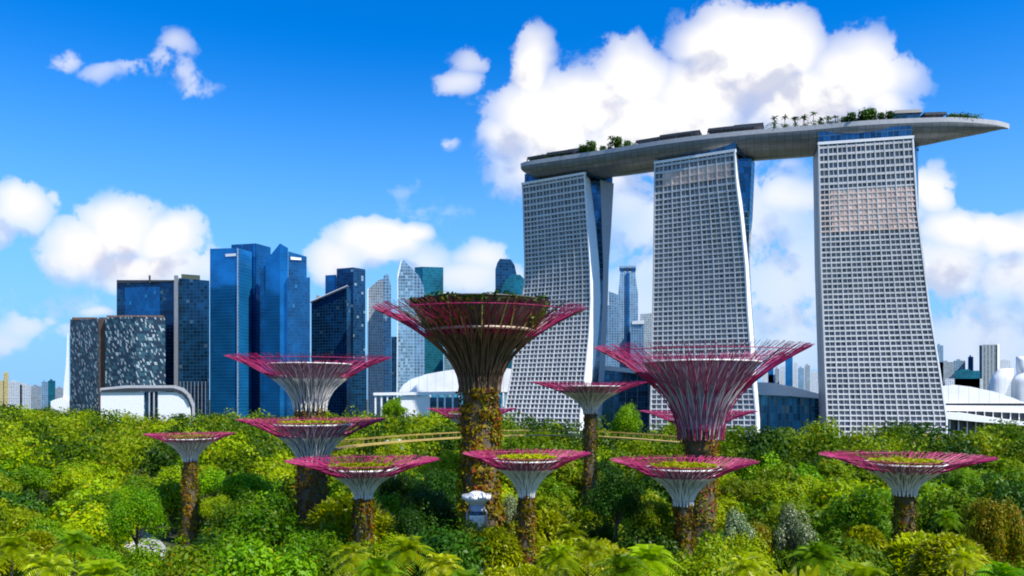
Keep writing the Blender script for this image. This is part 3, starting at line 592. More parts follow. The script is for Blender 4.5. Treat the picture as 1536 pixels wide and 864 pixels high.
outline('side_face', [(620.3, 640), (637, 640), (637, 440), (634, 425), (628, 413), (620.3, 405)], 1003, 26, palef, th, off)
outline('edge_pier', [(594.6, 640), (595.8, 640), (597, 420), (603, 389), (601.5, 390), (596, 412)], 999, 24, M['white'], th, off)
th = sky_thing('glass_tower', 'flat topped teal tower right behind the sail shaped tower', 645, 1250, 'skyscraper', G)
part_block('shaft', th, [(622, 1255), (634, 1248), (665, 1262)], [401, 400, 401], teal, 45); part_block('lower_block', th, [(587, 1220), (597, 1220)], [505, 505], blue3, 30)
th = sky_thing('glass_tower', 'low pale tower just left of the tallest garden tower rim', 683, 1300, 'skyscraper', G)
part_block('shaft', th, [(666, 1300), (690, 1295), (700, 1310)], [439, 441, 447], pale, 40); part_block('roof_edge', th, [(665, 1298), (691, 1293)], [437, 439], M['white'], 10, None, Z(440, 1297))
th = sky_thing('round_tower', 'dark teal tower with chamfered top left of the leftmost hotel tower', 758, 1150, 'skyscraper', G); off = th.location
outline('shaft', [(743, 640), (775, 640), (775, 412), (772, 398), (766, 389), (750, 388), (746, 394), (743, 404)], 1150, 40, blue3, th, off)
outline('front_bay', [(750, 640), (786, 640), (788, 420), (780, 412), (768, 412), (758, 420), (751, 436)], 1120, 26, teal, th, off)
th = sky_thing('round_tower', 'tall slim blue grey tower with a notched crown between left and middle hotel towers', 942, 1300, 'skyscraper', G); off = th.location
outline('shaft', [(927, 640), (958, 640), (957, 440), (955, 428), (953, 408), (930, 408), (929, 426), (927, 440)], 1300, 40, palef, th, off)
for a, b_ in ((931, 936), (939.5, 943), (947, 953)): outline('crown_block', [(a, 408), (b_, 408), (b_, 400), (a, 400)], 1300, 30, blue2, th, off)
outline('crown_roof', [(929, 402), (954, 402), (954, 398.5), (929, 398.5)], 1298, 36, palef, th, off)
outline('rib', [(940, 640), (944, 640), (944, 409), (940, 409)], 1297, 2.5, blue2, th, off)
th = sky_thing('glass_tower', 'low pale blue tower left of the notched slim tower', 918, 1250, 'skyscraper', G)
part_block('shaft', th, [(905, 1252), (929, 1248)], [458, 458], palef, 40); part_block('upper_block', th, [(913, 1256), (927, 1254)], [437, 442], palef, 25)
th = sky_thing('glass_tower', 'low blue and grey tower right of the notched slim tower', 965, 1240, 'skyscraper', G)
part_block('shaft', th, [(946, 1245), (966, 1240)], [482, 482], palef, 40); part_block('upper_block', th, [(960, 1252), (986, 1255)], [471, 469], pgrey, 35); part_block('roof_edge', th, [(948, 1243), (966, 1238)], [482, 480], M['white'], 6, None, Z(486, 1240))
def low_block(px0, px1, py, d, mat, label, grp, top=True):
    th = sky_thing('city_block', label, (px0+px1)/2, d, 'distant building', grp); part_block('shaft', th, [(px0, d), (px1, d)], [py, py], mat, 40)
    if top: part_block('roof_plant', th, [(px0+(px1-px0)*.25, d+8), (px0+(px1-px0)*.6, d+8)], [py-2.2, py-2.2], mat, 15, None, Z(py+.2, d))
mats = [resi, palef, pgrey, resi, pale]
for k, (a, b_, y) in enumerate([(1143, 1152, 556), (1151, 1160, 540), (1162, 1169, 553), (1170, 1177, 549), (1178, 1189, 535), (1190, 1196, 545), (1197, 1206, 552), (1207, 1215, 548), (1216, 1228, 558), (1153, 1163, 562), (1186, 1192, 560)]):
    low_block(a, b_, y, 2300+60*(k % 4), mats[k % 5] if k != 1 and k != 4 else blue1, 'small pale distant building between middle and right hotel towers', 'distant buildings between the middle and right towers')
for (a, b_, y, mt, lb) in [(1403, 1415, 518, palef, 'slim blue distant tower hugging the right edge of the rightmost hotel tower'), (1408, 1430, 543, pgrey, 'low grey distant block just right of the rightmost hotel tower'),
      (1430, 1448, 541, palef, 'pale blue distant block left of the wide striped housing tower'), (1452, 1460, 535, blue1, 'thin deep blue distant tower left of the striped housing tower'),
      (1432, 1470, 556, teal, 'low teal glass block in front of the distant towers on the right'), (1500, 1516, 540, resi, 'small pale distant block right of the striped housing tower'), (1418, 1474, 568, resi, 'long low white block behind the swooping hall roof')]:
    low_block(a, b_, y, 1750 if y < 550 else 1500, mt, lb, 'distant buildings right of the towers')
th = sky_thing('housing_tower', 'wide grey striped housing tower in the distance at far right', 1483, 1700, 'apartment block')
part_block('shaft', th, [(1473, 1700), (1496, 1700)], [517, 517], facade('striped_housing', (.13, .16, .18), (.30, .33, .34), 3.2, 7.5, .1, .42, .1, .5, .3), 40)
part_block('end_pier', th, [(1469, 1702), (1472.8, 1700)], [518, 518], blue3, 40); part_block('end_pier', th, [(1496.2, 1698), (1499, 1699)], [516, 516], M['white'], 42)
th = sky_thing('glass_fin', 'pale glass fin structure at the right edge above the museum petals', 1530, 1000, 'structure')
outline('glazing', [(1519, 600), (1545, 600), (1545, 535), (1532, 536), (1526, 550)], 1000, 30, pgrey, th, th.location)
cream = facade('cream_block', (.40, .33, .14), (.55, .45, .22), 3.3, 3, .3, .3, .0, .6, .3)
for (a, b_, y, mt, lb) in [(5, 13, 559, cream, 'thin cream yellow tower at the far left edge'), (-6, 6, 571, cream, 'short cream block at the left picture edge'), (13, 33, 573, resi, 'low white distant block right of the cream tower'), (30, 46, 577, resi, 'long low white distant roof left of the teal blocks'),
      (46, 62, 579, pgrey, 'lowest grey distant block among the far left roofs'), (62, 72, 573, palef, 'small pale blue block at far left, left of the taller teal one'), (72, 83, 571, teal, 'small teal block at far left beside the white pylon'), (83, 97, 582, pgrey, 'small grey block at the foot of the white pylon')]:
    low_block(a, b_, y, 1700, mt, lb, 'distant low buildings at far left')
th = sky_thing('white_pylon', 'slim white pylon at the left edge of the flecked apartment block', 98, 860, 'pylon'); off = th.location
outline('blade', [(94, 640), (104, 640), (103, 500), (101, 500), (99, 545), (95, 585)], 860, 8, M['white'], th, off)
outline('low_hall', [(76, 640), (104, 640), (104, 601), (92, 596), (80, 600), (76, 602)], 858, 20, M['white'], th, off)
# ------------------------------------------------------------ garden towers (steel trees)
M['brown_rod'] = plain('brown_steel', (.13, .075, .045), .5, 0, .4, .9)
def garden_tower(label, cx, d, rim_py, hw, bowl_py, bhw, neck_py, nhw, thw, style='white', nb=26, foot_py=800, green=False, disc=True, tilt=0.0):
    zr, zb, zn = Z(rim_py, d), Z(bowl_py, d), Z(neck_py, d); RR, rb, rn, rt = hw/F*d, bhw/F*d, nhw/F*d, thw/F*d
    th = thing('garden_tower', label, 'garden tower', (X(cx, d), d, 0), rng.uniform(0, 6.28), 'steel tree towers standing in the garden'); big = style == 'brown'
    h = zr-zn
    # trunk core
    mb = MB(); mb.lathe([(rt*1.12, 0), (rt*.92, zn*.4), (rt*.82, zn*.85), (rn*.86, zn), (rn*1.0, zn+h*.25)], 20); mb.build('trunk', M['trunk_core'], th, True)
    # planted skin: leaf clumps in vertical streaks of different plants
    n = int(2600*max(1, rt*zn/60)); n = min(n, 9000); z = rng.uniform(0, zn*1.0, n); a = rng.uniform(0, 2*PI, n)
    ph1, ph2 = rng.uniform(0, 6, 2)
    lump = 1+.10*np.sin(a*3+z*.45+ph1)+.08*np.sin(a*5-z*.8+ph2)+.05*np.sin(z*1.9+a)
    rr = np.interp(z, [0, zn*.4, zn*.85, zn], [rt*1.12, rt*.92, rt*.84, rn*.88])*rng.uniform(.94, 1.16, n)*lump
    P = np.stack([rr*np.cos(a), rr*np.sin(a), z], 1); N = np.stack([np.cos(a), np.sin(a), np.full(n, .5)], 1)
    ti = (np.sin(a*9+np.sin(z*.35)*1.3)*.25+.5+rng.normal(0, .2, n)).clip(0, 1); s = rng.uniform(.5, 1.1, n)*(.60 if not big else .85)
    gm = (np.sin(a*2+z*.25+ph2)+rng.normal(0, .35, n)+(1.1 if green else -.15)-(z/zn-.45)*2.6) > 0
    for nm, sel, mt in (('planting', ~gm, FOL['garden']), ('planting', gm, FOL['gardengreen'])):
        if sel.sum() > 40: quads_np(nm, leaf_quads(P[sel], N[sel], s[sel]*1.5, s[sel]*.6, .5), ti[sel], mt, th)['kind'] = 'stuff'
    # funnel core
    q = 1.5; core = []
    for k in range(13):
        u = k/12; core.append((rn*.80+(rb-rn*.80)*u**q, zn-h*.05+(zb-zn+h*.05)*u))
    mb = MB(); mb.lathe(core+[(rb*.97, zb+.02), (rb*.90, zb-.6), (0.05, zb-.7)], 40); fun = mb.build('funnel', M['brown_core'] if big else M['lavender_shade_core'], th, True)
    # ribs over the funnel
    nr = 30 if not big else 34; mb = MB()
    for k in range(nr):
        for sg in (1, -1):
            pts = []
            for j in range(9):
                u = j/8; r_ = rn*.82+(rb-rn*.82)*u**q+.12; an = 2*PI*(k+sg*.85*u*u)/nr; pts.append((r_*math.cos(an), r_*math.sin(an), zn-h*.05+(zb-zn+h*.05)*u))
            mb.tube(pts, .085, 3)
    mb.build('lattice', M['cream_rod'] if not big else plain('olive_rod', (.17, .13, .05), .5, 0, .4), fun)
    mb = MB(); mb.tube([((rb+.1)*math.cos(2*PI*k/48), (rb+.1)*math.sin(2*PI*k/48), zb-.1) for k in range(48)], .15, 6, closed=True); mb.build('rim', M['cream_rod'] if not big else M['tan_rod'], fun)
    if big:   # the restaurant drum in the crown
        z1 = Z(497, d); r1 = 78/F*d; r2 = 101/F*d; mb = MB(); mb.lathe([(r1, z1), (r1*1.02, z1+.2), (r2, zb), (r2, zb+.5), (r2*.93, zb+.5), (r2*.9, zb-.2), (.05, zb-.2)], 48); drum = mb.build('drum', M['brown_core'], th, True)
        mb = MB()
        for k in range(22):
            an = 2*PI*k/22; an2 = an+.10*math.sin(k*2.1); mb.tube([(r_*math.cos(an+(an2-an)*s_), r_*math.sin(an+(an2-an)*s_), z_) for s_, r_, z_ in ((0, r1*.86, z1-1.6), (.4, r1*1.03, z1), (1, r2*1.02, zb+.5))], .12, 4)
        mb.build('rods', plain('yellow_rod', (.34, .30, .07), .5), drum)
        for zz, r_ in ((z1, r1*1.03),):
            mb = MB(); mb.tube([(r_*math.cos(2*PI*k/48), r_*math.sin(2*PI*k/48), zz) for k in range(48)], .28, 6, closed=True); mb.build('rim', M['tan_rod'], drum)
        mb = MB(); mb.tube([(r2*1.0*math.cos(2*PI*k/48), r2*math.sin(2*PI*k/48), zb+.5) for k in range(48)], .2, 6, closed=True); mb.build('rim', M['brown_core'], drum)
        n = 2200; a = rng.uniform(0, 2*PI, n); r_ = r2*rng.uniform(.90, 1.03, n); P = np.stack([r_*np.cos(a), r_*np.sin(a), zb+rng.uniform(-.2, .8, n)*(1+.6*np.sin(a*7))], 1)
        quads_np('fringe_planting', leaf_quads(P, np.tile([0, 0, 1.], (n, 1)), .8, .4, .7), rng.uniform(0, 1, n), FOL['dark'], drum)
        n = 1500; a = rng.uniform(0, 2*PI, n); u_ = rng.uniform(0, 1, n)**1.4; P = np.stack([(r1+(r2-r1)*u_)*1.03*np.cos(a), (r1+(r2-r1)*u_)*1.03*np.sin(a), z1+(zb-z1)*u_], 1); sel = (np.sin(a*3+1)+rng.normal(0, .4, n)) > .5
        quads_np('creepers', leaf_quads(P[sel], np.stack([np.cos(a), np.sin(a), a*0], 1)[sel], .9, .5, .5), rng.uniform(0, 1, sel.sum()), FOL['gardengreen'], drum)['kind'] = 'stuff'
    elif disc:
        n = 900; a = rng.uniform(0, 2*PI, n); r_ = rb*.9*np.sqrt(rng.uniform(0.1, 1, n)); P = np.stack([r_*np.cos(a), r_*np.sin(a), np.full(n, zb-.25)+rng.uniform(0, .7, n)], 1)
        quads_np('roof_planting', leaf_quads(P, np.tile([0, 0, 1.], (n, 1)), .9, .5, .4), rng.uniform(0, 1, n), FOL['disc'], fun)
    # branches: forked rods that cross their neighbours and fan out to the rim; one mesh, turned round the trunk
    def surf(tt, ph, dr=1.0):
        u = tt**2.05; r_ = rn*1.02+(RR*dr-rn*1.02)*u; z_ = zn-h*.06+(h*1.06)*tt**.92; 
        return (r_*math.cos(ph), r_*math.sin(ph), z_)
    step = 2*PI/nb
    meshes = []
    for variant in range(3):
        mb = MB(); vr = np.random.default_rng(variant+int(cx)); rad = .068 if not big else .080
        matf = lambda k, t0=0: 0
        def rod(t0, t1, p0, p1, rad0, rad1, n_=6, dr=1.0, ends=None):
            pts = []; rs = []
            for j in range(n_+1):
                s_ = j/n_; tt = t0+(t1-t0)*s_; pts.append(surf(tt, p0+(p1-p0)*s_, 1+(dr-1)*s_)); rs.append(rad0+(rad1-rad0)*s_)
            i0 = len(mb.mi); mb.tube(pts, rs, 4, 0)
            per = 4; 
            for j in range(n_):
                tm = t0+(t1-t0)*(j+.5)/n_
                if surf(tm, 0)[0] < (rb*.95 if style == 'white' else rb*.36 if style == 'tan' else (99 if variant == 0 else rb*.88)):
                    for q_ in range(per): mb.mi[i0+j*per+q_] = 1  # cream and tan inner segments paint a sunlit look on magenta rods
        for sg in (1, -1):
            rod(0, .42, 0, sg*step*.5, rad*1.5, rad*1.25, 6); rod(.42, .70, sg*step*.5, 0 if sg > 0 else -step*.0, rad*1.25, rad*1.1, 4)
            rod(.42, .72, sg*step*.5, sg*step*.62, rad*1.1, rad, 4)
            for e in range(5):
                ph = sg*step*(.03+.12*e)+step*.05*vr.normal(); tip = 1-.07*vr.uniform()**1.5; rod(.66+.1*vr.uniform(), 1.0, sg*step*(.0 if e < 2 else .35 if e == 2 else .62)*1.0, ph, rad*.72, rad*.45, 5, tip)
            rod(.55, .97, sg*step*.25, sg*step*(.5+.1*vr.normal()), rad*.8, rad*.6, 6); rod(.80, .99, sg*step*.1, sg*step*.45, rad*.7, rad*.5, 4); rod(.78, .98, sg*step*.5, sg*step*.15, rad*.7, rad*.5, 4)
        br = mb.build('branch', [M['magenta'], M['cream_rod'] if style == 'white' else M['tan_rod'] if style == 'tan' else M['brown_rod']], th); meshes.append(br)
    for k in range(3, nb):
        c = link_copy(meshes[k % 3], th); c.rotation_euler = (0, 0, step*k)
    for k in (1, 2): meshes[k].rotation_euler = (0, 0, step*k)
    for tt in (.93,):
        mb = MB(); mb.tube([surf(tt, 2*PI*k/60) for k in range(60)], .07, 4, closed=True); mb.build('ring', M['magenta'], th)
    if tilt: th.rotation_euler = (0, tilt, 0)
    return th
garden_tower('tallest steel tree tower at centre with a dark brown drum in its magenta crown', 720, 135, 463, 161, 459, 96, 582, 30, 31, 'brown', 24)
garden_tower('tall magenta crowned steel tree tower in front of the blue glass cluster', 465, 180, 535, 122, 546, 61, 612, 24, 22, 'white', 22, disc=False)
garden_tower('yellow topped steel tree tower directly below the one before the blue glass cluster', 469, 150, 628, 111, 636, 56, 690, 23, 24, 'white', 19)
garden_tower('small leftmost steel tree tower on a slim reddish trunk beside the grey path', 285, 195, 650, 65, 657, 38, 690, 10, 12, 'white', 16)
garden_tower('lower left steel tree tower with leafy green trunk before a shade-dark thicket', 545, 125, 689, 115, 702, 50, 745, 13, 17, 'white', 19, green=True)
garden_tower('small steel tree tower standing right in front of the foot of the tallest one', 790, 118, 679, 97, 689, 50, 742, 12, 15, 'white', 19)
garden_tower('white bowled steel tree tower in front of the second tallest one', 1025, 120, 690, 110, 701, 54, 755, 14, 16, 'white', 19)
garden_tower('second tallest steel tree tower, its wide tan crown before the middle hotel tower', 1051, 140, 520, 161, 543, 86, 652, 33, 24, 'tan', 25, disc=False)
garden_tower('far steel tree tower behind the second tallest one, only its pink tips showing', 1047, 230, 616, 88, 622, 42, 660, 15, 14, 'white', 19)
garden_tower('slim steel tree tower with pale funnel between the two tallest ones', 885, 200, 573, 90, 579, 47, 618, 10, 11, 'white', 22, disc=False)
garden_tower('far steel tree tower mostly hidden behind the trunk of the tallest one', 708, 240, 612, 68, 620, 36, 655, 12, 12, 'white', 16)
garden_tower('rightmost steel tree tower alone among the green trees on a green trunk', 1357, 125, 683, 122, 694, 56, 740, 16, 17, 'white', 19, green=True)

# ------------------------------------------------------------ curved aerial walkway
wp = [(497, 674), (520, 669.5), (560, 665), (620, 660), (690, 655.5), (760, 652.5), (850, 652.5), (930, 656), (1010, 662), (1040, 665)]
wpts = []
for px, py in wp: d = 10*F/(py-HZ); wpts.append(Vector((X(px, d), d, 26)))
th = thing('aerial_walkway', 'long curved yellow aerial walkway hanging behind the tallest steel tree tower', 'walkway', (0, 190, 26)); off = th.location
dense = []
for k in range(len(wpts)-1):
    a = wpts[max(k-1, 0)]; b_ = wpts[k]; c = wpts[k+1]; d_ = wpts[min(k+2, len(wpts)-1)]
    for q in range(6): s_ = q/6; dense.append(.5*((2*b_)+(c-a)*s_+(2*a-5*b_+4*c-d_)*s_*s_+(3*b_-a-3*c+d_)*s_**3)-off)
dense.append(wpts[-1]-off); mb = MB()
def sidev(k):
    tg = (dense[min(k+1, len(dense)-1)]-dense[max(k-1, 0)]).normalized(); return Vector((tg.y, -tg.x, 0))
for k in range(len(dense)-1):
    a, b_ = dense[k], dense[k+1]; na, nb_ = sidev(k)*1.3, sidev(k+1)*1.3
    lo = Vector((0, 0, -.28)); mb.hexa([a+na+lo, b_+nb_+lo, b_-nb_+lo, a-na+lo], [a+na, b_+nb_, b_-nb_, a-na])
mb.build('deck', M['yellow_deck'], th)
for sg in (1, -1):
    mb = MB(); mb.tube([p+sidev(k)*1.3*sg+Vector((0, 0, 1.15)) for k, p in enumerate(dense)], .07, 4)
    for k in range(0, len(dense), 1): p = dense[k]+sidev(k)*1.3*sg; mb.tube([p, p+Vector((0, 0, 1.15))], .04, 3)
    mb.build('railing', M['yellow_deck'], th)
# ------------------------------------------------------------ white kiosk tower beside the tallest trunk
d = 128.0; off = base(715, d); th = thing('canopy_kiosk', 'flared white and pale blue kiosk at the foot of the tallest steel tree tower', 'kiosk', off)
zt = Z(738, d); u = d/F
M['kiosk'] = plain('kiosk_pale_blue', (.42, .52, .80), .4); M['kglass'] = plain('kiosk_glass', (.02, .05, .09), .15, .5)
def zz(py): return Z(py, d)
mb = MB(); mb.lathe([(.05, zz(736)), (7*u, zz(737)), (12*u, zz(740)), (15*u, zz(744)), (22*u, zz(742)), (22.5*u, zz(747)), (17*u, zz(751)), (12*u, zz(756))], 24); mb.build('flared_roof', M['white'], th, True)
mb = MB(); mb.lathe([(11.5*u, zz(754)), (9.5*u, zz(760)), (9*u, zz(767))], 24); mb.build('neck', M['kiosk'], th, True)
mb = MB(); mb.lathe([(12.4*u, zz(748)), (13.6*u, zz(750.5)), (12.6*u, zz(753))], 24); mb.build('blue_band', plain('kiosk_blue', (.20, .27, .70), .4), th, True)
mb = MB(); mb.lathe([(9.2*u, zz(766)), (11*u, zz(771)), (11*u, zz(773))], 24); mb.build('window', M['kglass'], th, True)
mb = MB(); mb.lathe([(11.2*u, zz(772)), (12*u, zz(775)), (11.5*u, zz(782)), (10*u, zz(786)), (10*u, 0)], 24); mb.build('body', M['white'], th, True)
for sg in (1, -1):
    mb = MB(); mb.tube([(sg*9.5*u, 0, zz(760)), (sg*14.5*u, 0, zz(768)), (sg*14.5*u, 0, zz(786)), (sg*13*u, 0, 0)], .18, 6); mb.build('strut', M['concrete'], th)
# small white dome roof by the walkway
off = base(592, 210); th = thing('white_dome', 'small white dome roof peeping above the yellow walkway', 'dome', off)
r_ = 15/F*210; mb = MB(); z0 = Z(655, 210)-1.5; mb.lathe([(r_*math.cos(a), z0+r_*.34*math.sin(a)) for a in np.linspace(0, PI/2, 7)], 20); mb.build('roof', M['white'], th, True)
mb = MB(); mb.lathe([(r_*.9, z0-2.2), (r_*.9, z0)], 16); mb.build('wall', M['concrete'], th); mb = MB(); mb.tube([(0, 0, 0), (0, 0, z0-2)], .5, 8); mb.build('column', M['concrete'], th)

# ------------------------------------------------------------ trees
def crown_mesh(name, n, r, h, lobes, leaf, mat, aspect=.55, jit=.55, flat=0.0, blades=False, lob_r=(.30, .48), seed=0, topbias=.25):
    """leaves over uneven lobes; crown about r wide and h high with its bottom at z=0"""
    g_ = np.random.default_rng(seed+100); cs = []; rs = []
    while len(cs) < lobes:
        v = g_.normal(0, 1, 3); v /= np.linalg.norm(v); v[2] = abs(v[2])*.9-.15*g_.uniform(); q = g_.uniform(.45, .86); lr = g_.uniform(*lob_r)
        c = np.array([v[0]*q, v[1]*q, v[2]*q*(1-flat)]); cs.append(c); rs.append(lr*g_.uniform(.8, 1.15))
    cs = np.array(cs); rs = np.array(rs); w_ = rs**2; idx = g_.choice(lobes, n, p=w_/w_.sum())
    dirs = g_.normal(0, 1, (n, 3)); dirs[:, 2] += topbias*1.2; dirs /= np.linalg.norm(dirs, axis=1)[:, None]
    rad = 1+g_.normal(0, .09, n); bump = 1+.16*np.sin(dirs[:, 0]*7+idx)*np.sin(dirs[:, 1]*7+idx*2)*1.0
    rad = np.where(g_.uniform(0, 1, n) < .09, rad*g_.uniform(1.1, 1.4, n), rad); P = cs[idx]+dirs*(rs[idx]*rad*bump)[:, None]
    keep = (P[:, 2] > -.28); P = P[keep]; N = dirs[keep]*1.0; idx = idx[keep]; N[:, 2] += .25
    P = P*np.array([r, r, h*.78])+np.array([0, 0, h*.25]); m_ = len(P)
    L = leaf*g_.uniform(.6, 1.35, m_)
    lobet = g_.uniform(0, 1, lobes)[idx]; tint = (lobet*.62+g_.uniform(0, 1, m_)*.38)
    return quads_np(name, leaf_quads(P, N, L, L*aspect, jit), tint, mat, link=False)
def blade_mesh(name, n_tufts, blades, r, h, L0, mat, seed=0):
    """tufts of long arching blades, as on the broad leaved plants in front"""
    g_ = np.random.default_rng(seed+500); Vs = []; tt = []
    for k in range(n_tufts):
        v = g_.normal(0, 1, 3); v[2] = abs(v[2]); v /= np.linalg.norm(v); c = np.array([v[0]*r*.85, v[1]*r*.85, h*.25+v[2]*h*.70]); ti = g_.uniform()
        up = v*np.array([1, 1, .6])+np.array([0, 0, .7]); up /= np.linalg.norm(up)
        for j in range(blades):
            dv = up*.8+g_.normal(0, .7, 3); dv /= np.linalg.norm(dv); L = L0*g_.uniform(.6, 1.2); sd_ = np.cross(dv, [0, 0, 1.]); sd_ /= np.linalg.norm(sd_)+1e-6; w_ = L*.13
            p0 = c; p1 = c+dv*L*.5+np.array([0, 0, L*.06]); p2 = c+dv*L*.95-np.array([0, 0, L*.16])
            Vs.append([p0-sd_*w_*.4, p0+sd_*w_*.4, p1+sd_*w_, p1-sd_*w_]); Vs.append([p1-sd_*w_, p1+sd_*w_, p2+sd_*w_*.25, p2-sd_*w_*.25]); x_ = .5*ti+.5*g_.uniform(); tt += [x_, x_]
    return quads_np(name, np.array(Vs), np.array(tt), mat, link=False)
CR = {}
for sp_, mat in (('yellow', 'yellow'), ('green', 'green'), ('dark', 'dark'), ('olive', 'olive'), ('rust', 'rust'), ('silver', 'silver')):
    nvar = 3 if sp_ in ('yellow', 'green', 'olive') else 2
    CR[sp_] = [crown_mesh('crown_'+sp_, 9500, 1.0*5.2, 7.2, [34, 44, 55][v], .40 if sp_ != 'dark' else .34, FOL[mat], seed=v*7+len(sp_), flat=[.0, .2, .1][v], lob_r=(.17, .32), jit=.34) for v in range(nvar)]
CR['lime'] = [blade_mesh('crown_lime', 330, 11, 5.0, 6.0, 1.45, FOL['lime'], v) for v in range(3)]
def palm_mesh(name, nf, L0, mat, seed):
    g_ = np.random.default_rng(seed+900); Vs = []; tt = []
    for k in range(nf):
        a = k*2.39996; el = 1.40-1.75*k/nf+g_.normal(0, .08); L = L0*g_.uniform(.85, 1.15); dv = np.array([math.cos(a)*math.cos(el), math.sin(a)*math.cos(el), math.sin(el)]); sd_ = np.array([-math.sin(a), math.cos(a), 0]); ti = g_.uniform(0, .5)
        for j in range(15):
            s_ = (j+1)/15; c = np.array([0, 0, 3.2])+dv*L*s_-np.array([0, 0, L*.62*s_**2.4]); tg = dv*1.0-np.array([0, 0, 1.1*s_]); tg /= np.linalg.norm(tg); ll = L*.24*math.sin(PI*min(1, s_*.85+.12))+.12
            for sg in (1, -1):
                q = sd_*sg*.85+tg*.6-np.array([0, 0, .28]); q /= np.linalg.norm(q); e = c+q*ll; wv = tg*.065*L0/3
                Vs.append([c-wv, c+wv, e+wv*.3, e-wv*.3]); tt.append(ti+g_.uniform(0, .5))
    return quads_np(name, np.array(Vs), np.array(tt), mat, link=False)
CR['palm'] = [palm_mesh('crown_palm', 34, 3.4, FOL['yellow'], 0), palm_mesh('crown_palm', 30, 3.1, FOL['lime'], 1), palm_mesh('crown_palm', 34, 3.6, FOL['green'], 8)]
def low_crowns(sp_): return [crown_mesh('crown_far_'+sp_, 5200, 7.5, 10.0, [34, 46][v], .75, FOL[sp_], seed=30+v, flat=.15, lob_r=(.17, .28), jit=.34) for v in range(2)]
CRF = {k: low_crowns(k) for k in ('yellow', 'green', 'dark', 'olive')}; CRF['rust'] = CRF['olive']; CRF['silver'] = CRF['green']; CRF['lime'] = CRF['yellow']; CRF['palm'] = CRF['yellow']
mb = MB(); mb.tube([(0, 0, -.05), (.05, 0, .35), (-.03, .03, .7), (0, 0, 1.0)], [.42, .30, .24, .16], 7)
trunk0 = mb.build('trunk_unit', M['bark']); trunk_me = trunk0.data; bpy.data.objects.remove(trunk0)
# limbs reach from the trunk into the crown
mb = MB()
for k in range(5):
    a = k*1.257+.3; mb.tube([(0, 0, -1.2), (math.cos(a)*1.2, math.sin(a)*1.2, 1.0), (math.cos(a)*2.7, math.sin(a)*2.7, 3.6)], [.22, .15, .07], 5)
l0 = mb.build('limb_unit', M['bark']); limb_me = l0.data; bpy.data.objects.remove(l0)
def add_tree(x, y, sp_, ztop, scale, label, grp, far=False, var=None, name='broadleaf_tree', cat_='tree', ch0=7.2, st=1.0):
    st = 1.0 if sp_ == 'palm' else st; scale = scale*1.15 if sp_ == 'palm' else scale; lib = (CRF if far else CR)[sp_]; me = lib[(var if var is not None else rng.integers(0, 99)) % len(lib)]; ch = (10.0 if far else (6.6 if sp_ == 'lime' else 6.8 if sp_ == 'palm' else ch0))*scale
    ch *= st; zb = max(.5, ztop-ch*.98)
    th = thing('palm_tree' if sp_ == 'palm' and not far else name, label, 'palm tree' if sp_ == 'palm' and not far else cat_, (x, y, 0), rng.uniform(0, 6.28), grp)
    c = bpy.data.objects.new('crown', me); C.objects.link(c); c.parent = th; c.location = (0, 0, zb); zsc = st*(scale*(ztop-zb)/ch/ .98 if ztop-zb < ch*.97 else scale)
    c.scale = (scale*rng.uniform(.92, 1.1), scale*rng.uniform(.92, 1.1), zsc); c.rotation_euler = (0, 0, 0)
    tr = bpy.data.objects.new('trunk', trunk_me); C.objects.link(tr); tr.parent = th; tr.scale = (scale, scale, zb+ch*.25) if sp_ != 'palm' else (.55, .55, zb+3.2*scale)
    if sp_ == 'palm' and not far: return th
    lm = bpy.data.objects.new('limbs', limb_me); C.objects.link(lm); lm.parent = th; lm.location = (0, 0, zb+1); lm.scale = (scale*(1.4 if far else 1),)*3
    return th
# what must stay visible: (px0, px1, lowest py that shows, distance)
KEEP = [(688, 757, 785, 135), (447, 497, 745, 150), (262, 300, 798, 195), (210, 262, 822, 190), (528, 565, 795, 125), (774, 810, 812, 118), (1002, 1048, 778, 120), (1046, 1086, 795, 140), (872, 897, 762, 200), (1334, 1380, 806, 125),
        (343, 587, 612, 180), (358, 582, 690, 150), (222, 350, 690, 195), (430, 660, 735, 125), (500, 600, 765, 125), (692, 888, 735, 118), (915, 1136, 750, 120), (890, 1212, 650, 140), (995, 1110, 690, 140), (795, 970, 620, 200), (1235, 1480, 728, 125), (1300, 1410, 755, 125),
        (505, 690, 690, 172), (750, 1000, 676, 200), (640, 775, 634, 240), (960, 1136, 634, 230), (692, 742, 788, 128), (570, 690, 700, 170), (576, 608, 656, 208)]
NOSPOT = [(X(cx, d), d, r_) for cx, d, r_ in [(720, 135, 6.5), (465, 180, 5), (469, 150, 5), (285, 195, 4.5), (545, 125, 4), (790, 118, 4), (1025, 120, 4), (1051, 140, 5), (1047, 230, 4), (885, 200, 4), (708, 240, 4), (1357, 125, 4), (715, 128, 4)]]
def cap_z(x, y, r_):
    """highest crown top that leaves the listed things in view"""
    zc = 99
    p0, p1 = 768+(x-r_*.8)/y*F, 768+(x+r_*.8)/y*F
    for (a, b_, py, d) in KEEP:
        if y < d and p1 > a and p0 < b_: zc = min(zc, H+(HZ-py)/F*(y-r_*.3))
    lim = np.interp(768+x/y*F, [-200, 60, 300, 560, 700, 1100, 1300, 1536, 1700], [612, 614, 621, 620, 618, 630, 630, 634, 634])
    return min(zc, H+(HZ-lim-rng.uniform(0, 8))/F*y)
